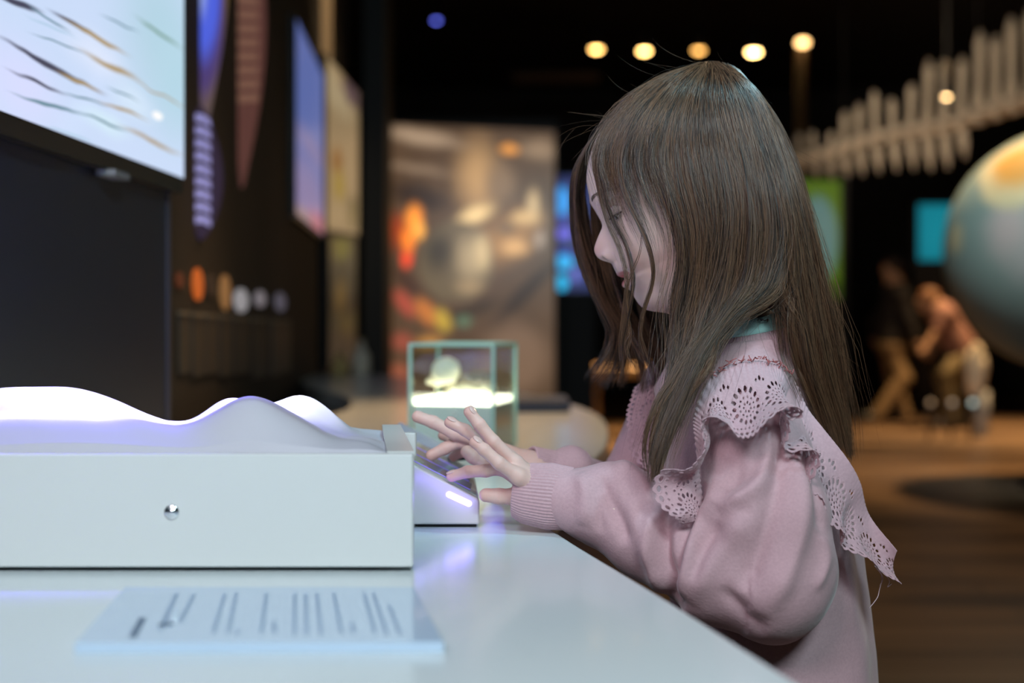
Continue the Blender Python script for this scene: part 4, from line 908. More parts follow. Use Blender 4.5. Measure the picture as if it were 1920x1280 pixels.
def trunk(X, Y, Z):
    v = ellip(X, Y, Z, chest, (.070, .105, .10)); v = smin(v, ellip(X, Y, Z, (.236, 1.215, .67), (.060, .090, .11)), .02); v = smin(v, ellip(X, Y, Z, hipc, (.074, .105, .08)), .02)
    v = smin(v, cone(X, Y, Z, shN+np.array([.012, .03, -.018]), shF+np.array([.01, -.03, -.018]), .030, .030), .02); v = smin(v, cone(X, Y, Z, neck0, chest+np.array([.02, 0, .05]), .034, .05), .03)
    for sh, el, wr in ((shN, np.array(P(1450, 1050, 1.08)), near_elbow), (shF, np.array([.145, 1.33, .73]), far_elbow)):
        v = smin(v, cone(X, Y, Z, sh, el, .027, .025), .01); v = smin(v, cone(X, Y, Z, el, wr, .027, .020), .01)
    for s_ in (-1, 1):
        v = smin(v, cone(X, Y, Z, hipc+np.array([0, s_*.055, -.02]), (.27, 1.215+s_*.065, .31), .066, .042), .03)
        v = smin(v, cone(X, Y, Z, (.27, 1.215+s_*.065, .31), (.285, 1.215+s_*.068, .05), .042, .026), .01)
        v = smin(v, ellip(X, Y, Z, (.255, 1.215+s_*.07, .03), (.075, .028, .026)), .02)
    return v
V, Q = surface_nets(trunk, (.0, 1.0, .0), (.42, 1.45, .95), .007)
tn = np.zeros((len(V), 4)); tn[:, 3] = 1; bodyV.append(V); bodyQ.append(Q+off); bodyT.append(tn); off += len(V)
me = mesh_np('body', np.vstack(bodyV), np.vstack(bodyQ))
at = me.attributes.new('tint', 'FLOAT_COLOR', 'POINT'); at.data.foreach_set('color', np.vstack(bodyT).astype(np.float32).ravel())
body = link('body', me, M_skin, girl)

# --- eyes, lashes, brows, nails, ears
M_eye = mat('eye_white', (.62, .56, .56), .15, coat=.5); M_iris = mat('iris_dark', (.035, .028, .03), .1, coat=.6); M_lash = mat('lash_hair', (.035, .022, .018), .6)
def hw(f, s, u): return Vector(head_world(np.array(f), np.array(s), np.array(u)).tolist())
def surf_f(s, u):      # face surface at a given side offset and height, facing side
    r = int(np.argmin(np.abs(rowu-u))); m_ = cph > 0.05; o = np.argsort(So[r][m_]); return float(np.interp(s, So[r][m_][o], Fo[r][m_][o]))
for sg in (1, -1):
    e0 = loc((1163, 399)); es = .0285
    fs_ = surf_f(sg*es, e0[1]); er = .0118
    ec = (fs_-er+.0022, sg*es, e0[1])
    eb = MB().ell(hw(*ec), (er, er, er), None, 28, 18).build('eye', M_eye, girl)
    look = Vector((-.80, -.12*sg, -.60)).normalized()
    cI = hw(*ec)+look*(er-.0006); rot = look.to_track_quat('Z', 'Y').to_matrix().to_4x4()
    MB().ell(cI, (.0052, .0052, .0014), rot, 24, 8).build('iris', M_iris, eb)
    # lids: shells of skin around the ball, upper one well down
    def lid(a0, a1, nm, thick):
        vs = []; nu, nv = 24, 8
        for i_ in range(nu+1):
            az = -1.25+2.5*i_/nu
            for j_ in range(nv+1):
                k_ = j_/nv; el_ = a0*math.cos(az*.85)**.6*1.0+(a1-a0*math.cos(az*.85)**.6)*k_
                r_ = er+thick*(1-.25*k_)
                f_ = ec[0]+r_*math.cos(el_)*math.cos(az); s_ = ec[1]+r_*math.cos(el_)*math.sin(az)*1.12; u_ = ec[2]+r_*math.sin(el_); vs.append(hw(f_, s_, u_))
        fs2 = [(i_*(nv+1)+j_, i_*(nv+1)+j_+1, (i_+1)*(nv+1)+j_+1, (i_+1)*(nv+1)+j_) for i_ in range(nu) for j_ in range(nv)]
        mb = MB(); mb.add(vs, fs2, True); o = mb.build(nm, M_skin, eb); so = o.modifiers.new('thickness', 'SOLIDIFY'); so.thickness = .0007; so.offset = -1; return o
    lid(-.12, 1.15, 'upper_eyelid', .0009); lid(-.50, -1.2, 'lower_eyelid', .0007)
    mb = MB(); random.seed(5)
    for i_ in range(44):
        az = -1.15+2.3*i_/43; el_ = -.12*math.cos(az*.85)**.6; r_ = er+.0014
        p0 = Vector((ec[0]+r_*math.cos(el_)*math.cos(az), ec[1]+r_*math.cos(el_)*math.sin(az)*1.12, ec[2]+r_*math.sin(el_)))
        dr = Vector((math.cos(az), math.sin(az), -.65)).normalized(); L_ = .0062*random.uniform(.8, 1.1)
        p1 = p0+dr*L_*.5; p2 = p0+dr*L_+Vector((0, 0, L_*.28))
        mb.tube([hw(*p0), hw(*p1), hw(*p2)], [.0004, .0003, .00008], 4)
    mb.build('eyelashes', M_lash, eb)
    mb = MB()
    for i_ in range(120):
        t = random.random(); bp = np.array(loc((1117+58*t, 373-22*math.sin(t*1.9)))); 
        s0 = .012+.034*t; u0 = bp[1]+random.uniform(-.0016, .0018)*(1.3-t) - .004*t; u0 = loc((1140, 366))[1]+.0030*math.sin(t*2.4)-.003*t*t+random.uniform(-.0016, .0016)*(1.2-t*.8)
        f0_ = surf_f(sg*s0, u0)+.0003; s1 = s0+.004; f1_ = surf_f(sg*s1, u0+.0008)+.0005
        mb.tube([hw(f0_, sg*s0, u0), hw(f1_, sg*s1, u0+.0012)], [.00022, .00008], 4, False)
    mb.build('eyebrow', mat('brow_hair', (.20, .135, .105), .6), girl)
    # ear
    ef, eu = -.012, .003; pts = [(ef+.006, .0625, eu-.022), (ef+.002, .064, eu-.026), (ef-.008, .066, eu-.018), (ef-.016, .069, eu-.002), (ef-.016, .070, eu+.014), (ef-.006, .070, eu+.024), (ef+.006, .068, eu+.020), (ef+.010, .066, eu+.008)]
    pc = catmull(pts, 26); mb = MB().tube([hw(p[0], sg*p[1], p[2]) for p in pc], .0032, 8)
    mb.ell(hw(ef-.003, sg*.066, eu), (.012, .004, .021)); mb.build('ear', M_skin, girl)
M_nail = mat('finger_nail', (.70, .46, .42), .25, coat=.3)
def nail(a, b_, out, w_n=.0040):
    a = Vector(P(*a)); b_ = Vector(P(*b_)); ax = (b_-a).normalized(); o = Vector(out); o = (o-ax*o.dot(ax)).normalized(); sd = ax.cross(o)
    c = b_+o*.00435-ax*.0012; R_ = Matrix((ax, sd, o)).transposed().to_4x4(); MB().ell(c, (.0052, w_n, .0012), R_, 16, 8).build('finger_nail', M_nail, body)
nail((908, 843, 1.112), (890, 829, 1.114), (.5, -.45, .8)); nail((899, 796, 1.124), (880, 772, 1.126), (.75, -.5, .5)); nail((872, 806, 1.14), (843, 792, 1.142), (.1, -.35, 1))
nail((877, 884, 1.154), (847, 893, 1.158), (-.2, -.2, 1)); nail((812, 791, 1.198), (783, 781, 1.198), (.1, .5, 1)); nail((888, 856, 1.19), (876, 847, 1.19), (.2, -1, .3), .0046)

# --- sweatshirt
def knit(name, col, ribs=False):
    m = mat(name, col, .85, sheen=.35, spec=.2); nt = m.node_tree; b = nt.nodes['Principled BSDF']; L = nt.links.new
    b.inputs['Sheen Roughness'].default_value = .4
    tc = N(nt, 'ShaderNodeTexCoord'); n = N(nt, 'ShaderNodeTexNoise'); n.inputs['Scale'].default_value = 420; n.inputs['Detail'].default_value = 3; L(tc.outputs['Object'], n.inputs['Vector'])
    n2 = N(nt, 'ShaderNodeTexNoise'); n2.inputs['Scale'].default_value = 38; n2.inputs['Detail'].default_value = 3; L(tc.outputs['Object'], n2.inputs['Vector'])
    b1 = N(nt, 'ShaderNodeBump'); b1.inputs['Strength'].default_value = .35; b1.inputs['Distance'].default_value = .0008; L(n.outputs['Fac'], b1.inputs['Height'])
    b2 = N(nt, 'ShaderNodeBump'); b2.inputs['Strength'].default_value = .25; b2.inputs['Distance'].default_value = .004; L(n2.outputs['Fac'], b2.inputs['Height']); L(b1.outputs[0], b2.inputs['Normal']); L(b2.outputs[0], b.inputs['Normal'])
    c = mixc(nt, n.outputs['Fac'], tuple(x*.86 for x in col), tuple(min(1, x*1.1) for x in col)); L(c, b.inputs['Base Color']); return m
M_pink = knit('pink_jersey', (.56, .345, .375)); M_rib = knit('pink_rib', (.54, .335, .365)); M_lace = knit('pink_eyelet', (.58, .37, .41))
PXY = lambda V: (960+V[:, 0]/V[:, 1]*F, HZ-(V[:, 2]-CZ)/V[:, 1]*F)
def A3(px, py, d): return np.array(P(px, py, d))
def shirt(X, Y, Z):
    # trunk as stacked elliptical sections leaning with the back
    zz = np.array([.50, .60, .70, .78, .84, .868, .884, .915]); cx = np.interp(Z, zz, [.246, .243, .238, .224, .208, .212, .214, .216]); cy = np.interp(Z, zz, [1.215, 1.215, 1.213, 1.21, 1.208, 1.195, 1.182, 1.18])
    a = np.interp(Z, zz, [.100, .094, .086, .080, .074, .064, .0585, .056]); b = np.interp(Z, zz, [.135, .130, .124, .120, .116, .088, .068, .064])
    rr = np.sqrt(((X-cx)/a)**2+((Y-cy)/b)**2); v = (rr-1)*np.minimum(a, b); v = smin(v, cone(X, Y, Z, A3(1400, 738, 1.125), A3(1425, 700, 1.16), .040, .040), .02); v = np.maximum(v, Z-.887-.12*(X-.214))
    s1 = None
    for p, q, ra, rb_ in [((1402, 752, 1.118), (1418, 860, 1.09), .040, .046), ((1418, 860, 1.09), (1432, 975, 1.07), .046, .053), ((1432, 975, 1.07), (1445, 1075, 1.065), .053, .053),
                          ((1445, 1075, 1.065), (1345, 1062, 1.075), .053, .046), ((1345, 1062, 1.075), (1215, 1000, 1.105), .046, .036), ((1215, 1000, 1.105), (1120, 948, 1.125), .037, .0325), ((1150, 915, 1.12), (1190, 935, 1.11), .024, .026), ((1120, 948, 1.125), (1062, 932, 1.13), .0325, .0265)]:
        c = cone(X, Y, Z, A3(*p), A3(*q), ra, rb_); s1 = c if s1 is None else smin(s1, c, .012)
    s2 = None
    for p, q, ra, rb_ in [((.172, 1.315, .835), (.155, 1.335, .77), .040, .045), ((.155, 1.335, .77), (.108, 1.31, .728), .042, .027), ((.108, 1.31, .728), tuple(P(1068, 884, 1.245)), .026, .0195), (tuple(P(1070, 872, 1.245)), tuple(P(1040, 878, 1.235)), .0205, .0170)]:
        c = cone(X, Y, Z, p, q, ra, rb_); s2 = c if s2 is None else smin(s2, c, .010)
    v = smin(v, s2, .010); return np.maximum(smin(v, s1, .007), .49-Z)
V, Q = surface_nets(shirt, (.0, .98, .47), (.42, 1.42, .93), .0024); V = relax(V, Q, 3, .5)
def seg_dist(px, py, pts):
    best = np.full(len(px), 1e9); tt = np.zeros(len(px)); n = len(pts)-1
    for i_ in range(n):
        (ax, ay), (bx_, by) = pts[i_], pts[i_+1]; dx, dy = bx_-ax, by-ay; t = np.clip(((px-ax)*dx+(py-ay)*dy)/(dx*dx+dy*dy), 0, 1)
        d = np.hypot(px-ax-t*dx, py-ay-t*dy); m_ = d < best; best = np.where(m_, d, best); tt = np.where(m_, (i_+t)/n, tt)
    return best, tt
def folds(V, Q, items, it=1):
    nrm = vnormals(V, Q); px, py = PXY(V); near = np.clip((-nrm[:, 1]+.25)*2.2, 0, 1)*(V[:, 1] < 1.19)
    D = np.zeros(len(V))
    for pts, wd, amp in items:
        c = catmull(pts, len(pts)*5); d, t = seg_dist(px, py, c); ends = np.clip(np.minimum(t, 1-t)*5, 0, 1)**.7
        D += amp*np.exp(-(d/wd)**2)*ends
    return V+nrm*(D*near)[:, None]
FOLDS = [
    ([(1262, 925), (1248, 990), (1243, 1050), (1256, 1112), (1275, 1150)], 13, -.0120), ([(1318, 905), (1300, 965), (1275, 1030), (1262, 1090)], 12, -.0070),
    ([(1345, 890), (1338, 935), (1322, 965), (1300, 1010), (1283, 1080), (1276, 1120)], 13, .0070), ([(1225, 950), (1216, 1000), (1222, 1060), (1245, 1120)], 13, .0065),
    ([(1436, 800), (1440, 860), (1425, 905), (1392, 932), (1345, 952)], 15, .0075), ([(1462, 830), (1458, 900), (1440, 980), (1412, 1060), (1400, 1110)], 21, -.0085),
    ([(1395, 960), (1370, 1010), (1330, 1060), (1290, 1130)], 22, .0050), ([(1350, 980), (1320, 1030), (1300, 1090)], 12, -.0040),
    ([(1490, 850), (1505, 920), (1500, 1000), (1475, 1080), (1430, 1150)], 20, .0065), ([(1508, 850), (1530, 930), (1548, 1010)], 9, -.0045),
    ([(1150, 872), (1180, 882), (1206, 915), (1222, 960)], 15, .0065), ([(1128, 890), (1140, 930), (1165, 985), (1175, 1020)], 12, -.0060), ([(1085, 885), (1098, 930), (1092, 985)], 14, .0040),
    ([(1180, 930), (1195, 990), (1215, 1060)], 14, .0035), ([(1115, 900), (1122, 950), (1128, 1000)], 8, -.0025),
    ([(1350, 1100), (1400, 1150), (1440, 1180)], 14, -.0040), ([(1540, 985), (1552, 1050), (1535, 1110)], 10, .0035),
    ([(1375, 830), (1382, 880), (1370, 915)], 16, -.0035), ([(1480, 700), (1520, 740), (1540, 800)], 9, -.0025)]
V = folds(V, Q, FOLDS)
# body drape below the sleeve and on the back
nrm = vnormals(V, Q); an = np.arctan2(V[:, 1]-1.21, V[:, 0]-.25)
V += nrm*(.0022*np.sin(an*9+V[:, 2]*18)*np.clip((.80-V[:, 2])/.1, 0, 1)*(V[:, 0] > .19))[:, None]
wr_ = np.array([mnoise.noise(Vector(v)*26) for v in V[:, :]]) ; V += nrm*(wr_*.0016)[:, None]
V = relax(V, Q, 1, .5)
m_ = on_counter(V[:, 0], V[:, 1]) & (V[:, 2] < TZ+.0022) & (V[:, 2] > TZ-.06); V[m_, 2] = TZ+.0022
sw = link('sweatshirt', mesh_np('sweatshirt', V, Q), M_pink, girl)

def loft(path, radii, ribs=0, amp=0, n=96, ea=None, name='', m=None, parent=None, inner=.0018, rows=None, wob=0):
    pc = catmull(path, rows or 30); rc = np.interp(np.linspace(0, 1, len(pc)), np.linspace(0, 1, len(radii)), radii); vs = []; up = np.array([0, 0, 1.])
    rings = []
    for i_ in range(len(pc)):
        t = pc[min(i_+1, len(pc)-1)]-pc[max(i_-1, 0)]; t /= np.linalg.norm(t); a = np.cross(t, up); a /= np.linalg.norm(a); b_ = np.cross(a, t)
        k_ = np.arange(n)*2*PI/n; r_ = rc[i_]*(1+amp*np.cos(k_*ribs))+wob*np.sin(k_*3+i_*.3)
        rings.append(pc[i_]+np.outer(np.cos(k_)*r_*(ea or 1), a)+np.outer(np.sin(k_)*r_, b_))
    # fold the free edge inwards
    c0 = pc[0]; rings = [c0+(rings[0]-c0)*.80+(pc[3]-pc[0])*1.0, c0+(rings[0]-c0)*.86, c0+(rings[0]-c0)*.95-(pc[1]-pc[0])*.45]+rings
    R_ = len(rings); V_ = np.vstack(rings); i = np.arange(R_-1)[:, None]*n; k = np.arange(n)[None]; k2 = (k+1) % n
    Q_ = np.stack([i+k, i+k2, i+n+k2, i+n+k], -1).reshape(-1, 4)
    V_[:, 2] = np.maximum(V_[:, 2], TZ+.0016)
    return link(name, mesh_np(name, V_, Q_), m, parent)
loft([A3(967, 922, 1.138), A3(988, 925, 1.136), A3(1030, 930, 1.132), A3(1070, 935, 1.13)], [.0225, .0268, .0292, .0275], 58, .014, 348, .82, 'sleeve_cuff', M_rib, sw)
loft([A3(993, 868, 1.226), A3(1006, 871, 1.229), A3(1022, 875, 1.233), A3(1040, 878, 1.236)], [.0165, .0168, .0172, .0172], 44, .014, 264, 1, 'sleeve_cuff', M_rib, sw)
# ribbed collar round the neck and the mint undershirt band above it
def ring(cx, cy, cz, ra, rb_, h, tilt, lean, m, nm, ribs=0, amp=0, th_=.0022, back_up=.0):
    n = 900; k = np.arange(n)*2*PI/n; out = []
    for dr, dz in ((0, 0), (.001, h*.5), (0, h), (-th_, h), (-th_-.001, h*.5), (-th_, 0)):
        r_ = 1+amp*np.cos(k*ribs)*(dr > -.001); ax = (ra+dr-lean*dz)*r_; bx_ = (rb_+dr-lean*dz)*r_
        x = cx+np.cos(k)*ax; y = cy+np.sin(k)*bx_; z = cz+dz+tilt*np.cos(k)-back_up*np.abs(np.sin(k)); out.append(np.stack([x, y, z], 1))
    V_ = np.vstack(out); i = np.arange(6)[:, None]; kk_ = np.arange(n)[None]; k2 = (kk_+1) % n
    Q_ = np.stack([i*n+kk_, i*n+k2, ((i+1) % 6)*n+k2, ((i+1) % 6)*n+kk_], -1).reshape(-1, 4); return link(nm, mesh_np(nm, V_, Q_), m, sw if 'coll' in nm else girl)
ring(.214, 1.18, .884, .0590, .0690, .0165, .008, .8, M_rib, 'collar', 150, .007, back_up=.004)
ring(.213, 1.18, .8965, .0500, .0600, .0130, .009, .8, mat('mint_cotton', (.52, .80, .76), .8, bump=(900, .4, .0006)), 'undershirt_band', back_up=.004)
# trousers and shoes below the sweatshirt
def tro(X, Y, Z):
    v = ellip(X, Y, Z, hipc, (.082, .114, .09))
    for s_ in (-1, 1): v = smin(v, cone(X, Y, Z, hipc+np.array([0, s_*.055, -.02]), (.27, 1.215+s_*.065, .31), .076, .054), .03); v = smin(v, cone(X, Y, Z, (.27, 1.215+s_*.065, .31), (.285, 1.215+s_*.068, .09), .054, .042), .01)
    return v
V, Q = surface_nets(tro, (.15, 1.05, .05), (.45, 1.40, .70), .008); link('trousers', mesh_np('trousers', V, Q), mat('blue_denim', (.06, .08, .14), .8), girl)
for s_ in (-1, 1):
    V, Q = surface_nets(lambda X, Y, Z: np.maximum(smin(ellip(X, Y, Z, (.245, 1.215+s_*.07, .035), (.095, .038, .038)), cone(X, Y, Z, (.282, 1.215+s_*.07, .03), (.285, 1.215+s_*.07, .085), .036, .036), .02), -(Z-.001)), (.15, 1.0, -.01), (.42, 1.43, .13), .006)
    link('shoe', mesh_np('shoe', V, Q), mat('white_shoe', (.6, .6, .6), .5), girl)

# --- eyelet ruffle: real cloth grid with the holes cut out
def ruffle(name, ctrl, nu, nv, waves, seed, amp0=.010, width_pat=.055, reach=1.0):
    I_ = catmull([A3(*c[0]) for c in ctrl], nu*2); O_ = catmull([A3(*c[1]) for c in ctrl], nu*2)
    al = np.r_[0, np.cumsum(np.linalg.norm(np.diff(I_, axis=0), axis=1)*.4+np.linalg.norm(np.diff(O_, axis=0), axis=1)*.6)]; e_ = np.linspace(0, al[-1], nu)
    I_ = np.stack([np.interp(e_, al, I_[:, k]) for k in range(3)], 1); O_ = np.stack([np.interp(e_, al, O_[:, k]) for k in range(3)], 1)
    arc_ = np.r_[0, np.cumsum(np.linalg.norm(np.diff((I_+O_)/2, axis=0), axis=1))]*1.12
    v = np.linspace(0, 1, nv); u = arc_[:, None]+0*v[None]; vv = v[None]+0*u
    wd = np.linalg.norm(O_-I_, axis=1)[:, None]
    G = I_[:, None]+(O_-I_)[:, None]*vv[..., None]
    tn_ = np.gradient((I_+O_)/2, axis=0); tn_ /= np.linalg.norm(tn_, axis=1)[:, None]; ac = (O_-I_)/wd; nr = np.cross(tn_, ac); nr /= np.linalg.norm(nr, axis=1)[:, None]
    if nr[0, 1] > 0: nr[0] *= -1
    for i_ in range(1, nu):
        if nr[i_] @ nr[i_-1] < 0: nr[i_] *= -1
    nr = np.stack([np.convolve(np.pad(nr[:, k], 20, mode='edge'), np.ones(41)/41, 'valid') for k in range(3)], 1); nr /= np.linalg.norm(nr, axis=1)[:, None]
    # camera-side bulge like a flounce, plus deeper waves to the free edge
    rs = np.random.RandomState(seed); wv = np.zeros(nu)
    uu = np.linspace(0, 1, nu)
    wv = np.sin(uu*waves*2*PI+rs.rand()*6)+.5*np.sin(uu*waves*3.7*PI+rs.rand()*6)
    G = G+nr[:, None]*((amp0*wv[:, None]*vv**1.3+.010*np.sin(vv*PI*.9))[..., None])
    G = G+tn_[:, None]*((.004*np.cos(uu*waves*2*PI+1.0)[:, None]*vv**1.5)[..., None])
    # gathers near the seam
    G = G+nr[:, None]*((.0006*np.sin(arc_*2*PI/.0052+3*np.sin(arc_*70)+2*np.sin(arc_*131))[:, None]*np.exp(-vv/.11)*np.clip((.64-uu)/.08, .12, 1)[:, None])[..., None])
    # pattern, in metres along the band and from the edge
    W = width_pat; de = (1-vv)*W; du = u
    per = .0066; ph_ = (du/per) % 1-.5; scal = .0011*np.cos(ph_*2*PI)     # scalloped edge
    keep = de > (.0012-scal)
    hole = np.zeros_like(de, bool); rim = np.zeros_like(de)
    def oval(cu, cv, ru, rv, ang=0.0):
        nonlocal hole, rim
        x = cu; y = cv
        if ang is not 0.0: x, y = cu*np.cos(ang)+cv*np.sin(ang), -cu*np.sin(ang)+cv*np.cos(ang)
        d = np.sqrt((x/ru)**2+(y/rv)**2); hole |= d < 1; rim = np.maximum(rim, np.exp(-((d-1.38)/.28)**2))
    oval(ph_*per, de-.0052, .0019, .0014)
    p2 = .0044; oval((((du/p2) % 1)-.5)*p2, de-.0103, .00085, .00085)
    P_ = .034; fu = ((du/P_) % 1-.5)*P_; fv = de-.0270
    rad = np.sqrt(fu**2+fv**2); an_ = np.arctan2(fv, fu)
    nh = 15; sec = (an_/(2*PI)*nh) % 1-.5; tang = sec*2*PI/nh*rad
    oval(rad-.0120, tang, .0021, .00135)
    nh = 12; sec = (an_/(2*PI)*nh) % 1-.5; oval(rad-.0070, sec*2*PI/nh*rad, .0008, .0008)
    nh = 7; sec = (an_/(2*PI)*nh) % 1-.5; oval(rad-.0033, sec*2*PI/nh*rad, .0009, .0007)
    fu2 = ((du/P_+.5) % 1-.5)*P_
    for cu, cv in ((0, .0175), (-.003, .0205), (.003, .0205), (0, .0240)): oval(fu2-cu, de-cv-0, .0009, .0009)
    fv2 = de-.0440; oval(fu2, fv2, .0012, .0018); oval(np.abs(fu2)-.004, fv2+.001, .0010, .0010)
    lim = np.where(uu > .62, .03, .10)[:, None]; hole &= vv > lim; rim *= (vv > lim)
    G = G+nr[:, None]*((.00045*rim+.0002*np.sin(du*2*PI/.0012)*(de < .004))[..., None])
    idx = np.arange(nu*nv).reshape(nu, nv); Q_ = np.stack([idx[:-1, :-1], idx[1:, :-1], idx[1:, 1:], idx[:-1, 1:]], -1).reshape(-1, 4)
    good = (~hole & keep); cc4 = (good[:-1, :-1].astype(int)+good[1:, :-1]+good[1:, 1:]+good[:-1, 1:]).ravel(); Q_ = Q_[cc4 >= 3]
    V_ = G.reshape(-1, 3); used_ = np.zeros(len(V_), bool); used_[Q_.ravel()] = True; mp_ = np.cumsum(used_)-1; V_ = V_[used_]; Q_ = mp_[Q_]
    o = link(name, mesh_np(name, V_, Q_), M_lace, sw); so = o.modifiers.new('thickness', 'SOLIDIFY'); so.thickness = .0006; so.offset = 0
    # frayed seam threads along the gathers
    mb = MB(); random.seed(seed)
    for i_ in range(int(nu*.30), int(nu*.52), 7):
        p = Vector(I_[i_])+Vector((0, -.004, .002)); q = [p+Vector((random.uniform(-.003, .003), random.uniform(-.0015, .0015), random.uniform(-.003, .003)))*s_ for s_ in (0, 1, 1.4)]; mb.tube(q, .0005, 5)
    if name: mb.build('seam_thread', mat('red_thread', (.42, .12, .12), .7), o)
    return o
ctrl = [((1322, 962, 1.072), (1266, 986, 1.052)), ((1316, 925, 1.070), (1234, 945, 1.045)), ((1310, 880, 1.072), (1238, 885, 1.040)), ((1304, 830, 1.075), (1285, 868, 1.030)),
        ((1302, 775, 1.082), (1322, 800, 1.030)), ((1328, 712, 1.090), (1350, 790, 1.022)), ((1372, 683, 1.092), (1402, 812, 1.008)), ((1422, 677, 1.092), (1446, 788, 1.005)), ((1466, 690, 1.095), (1514, 766, 1.018)),
        ((1494, 722, 1.10), (1478, 846, 1.028)), ((1514, 765, 1.095), (1528, 852, 1.030)), ((1546, 806, 1.085), (1544, 918, 1.035)), ((1590, 862, 1.080), (1554, 980, 1.045)), ((1613, 905, 1.085), (1588, 1002, 1.052)), ((1630, 965, 1.095), (1636, 1062, 1.068)), ((1682, 1032, 1.09), (1700, 1092, 1.085))]
ruffle('shoulder_ruffle', ctrl, 1150, 130, 6, 5, .0062)
# far shoulder's ruffle, seen past the hair
ctrl2 = [((1262, 905, 1.252), (1228, 928, 1.232)), ((1254, 855, 1.258), (1194, 866, 1.238)), ((1252, 800, 1.266), (1172, 806, 1.246)), ((1258, 750, 1.276), (1174, 752, 1.258)), ((1275, 705, 1.288), (1212, 704, 1.290)), ((1310, 680, 1.31), (1275, 690, 1.36)), ((1370, 675, 1.33), (1380, 720, 1.41)), ((1430, 720, 1.33), (1470, 780, 1.40)), ((1480, 790, 1.33), (1540, 860, 1.38))]
ruffle('shoulder_ruffle', ctrl2, 700, 110, 5, 7, .006)
# loose threads hanging from the ruffle's rear end
mb = MB()
for pts in ([(1650, 1068), (1654, 1085), (1649, 1105), (1645, 1120), (1630, 1140)], [(1660, 1075), (1668, 1090), (1664, 1100), (1672, 1094)], [(1640, 1060), (1655, 1082), (1650, 1098)]):
    mb.tube([Vector(p) for p in catmull([A3(x, y, 1.10) for x, y in pts], 24)], .00042, 5)
mb.build('loose_thread', mat('thread_pink', (.6, .45, .48), .8), sw)
# tiny embroidered mark on the undershirt band
mb = MB()
for pts in ([(1420, 601), (1424, 597), (1428, 602)], [(1428, 598), (1434, 601), (1440, 598), (1438, 603)]): mb.tube([Vector(p) for p in catmull([A3(x, y, 1.1225) for x, y in pts], 10)], .0005, 5)
mb.build('printed_mark', M_black, girl)
# ------------------------------------------------------------------ hair
def head_r(px, py):
    """how far the hair mass bulges to the side at a photo point (metres from the middle plane)"""
    x = (px-1290)*HD/F; y = (py-400)*HD/F
    f = -math.cos(th)*x+math.sin(th)*y; u = -math.sin(th)*x-math.cos(th)*y
    rr = ((f+.003)/.098)**2+(np.maximum(u-.0, 0)/.137)**2+(np.minimum(u, 0)/.30)**2
    return .079*np.sqrt(np.clip(1-rr, 0, 1))**.8
# guides on the side facing the lens: photo points, and distance from the middle plane for the hanging part
GN = [  # (points, side offsets at those points)
    ([(1310, 116), (1225, 152), (1155, 212), (1112, 280), (1117, 345), (1136, 410), (1164, 465), (1178, 525), (1170, 590), (1160, 650), (1163, 705)], [.006, .016, .024, .030, .032, .036, .042, .047, .048, .046, .044]),
    ([(1316, 116), (1246, 160), (1188, 225), (1162, 300), (1174, 365), (1202, 425), (1222, 478), (1226, 530), (1208, 590), (1204, 630), (1214, 668)], [.006, .028, .042, .050, .055, .059, .060, .060, .057, .054, .052]),
    ([(1322, 115), (1270, 165), (1232, 235), (1222, 305), (1242, 365), (1266, 425), (1276, 490), (1264, 560), (1268, 640), (1260, 730), (1232, 830), (1222, 905)], [.006, .038, .058, .067, .071, .073, .072, .070, .076, .086, .100, .105]),
    ([(1326, 114), (1296, 175), (1282, 250), (1290, 330), (1312, 430), (1310, 530), (1300, 610), (1288, 690), (1262, 770), (1238, 850), (1226, 895)], [.006, .046, .067, .076, .080, .077, .078, .086, .095, .105, .108]),
    ([(1330, 114), (1325, 180), (1335, 260), (1352, 340), (1362, 430), (1350, 530), (1328, 610), (1308, 690), (1280, 760), (1250, 820), (1232, 870)], [.006, .050, .070, .079, .082, .080, .082, .090, .098, .106, .108]),
    ([(1334, 114), (1356, 180), (1382, 260), (1400, 340), (1408, 430), (1392, 530), (1345, 605), (1304, 680), (1278, 740), (1252, 800)], [.006, .044, .066, .078, .082, .080, .084, .095, .100, .106]),
    ([(1338, 114), (1386, 180), (1422, 260), (1442, 345), (1452, 440), (1436, 530), (1376, 590), (1326, 648), (1300, 700), (1284, 750)], [.006, .038, .058, .072, .076, .078, .084, .094, .100, .104]),
    ([(1345, 114), (1415, 190), (1452, 275), (1474, 360), (1486, 450), (1490, 540), (1500, 615), (1514, 695), (1534, 760), (1560, 830)], [.006, .032, .050, .060, .062, .062, .062, .060, .050, .046]),
    ([(1365, 118), (1435, 200), (1474, 285), (1496, 370), (1510, 450), (1520, 540), (1534, 630), (1552, 710), (1574, 790), (1588, 850)], [.004, .024, .036, .041, .042, .042, .040, .036, .030, .028]),
    ([(1385, 128), (1450, 210), (1490, 300), (1514, 390), (1530, 470), (1542, 550), (1554, 630), (1568, 710), (1584, 790), (1594, 866)], [.0, .010, .014, .017, .018, .018, .016, .012, .010, .010])]
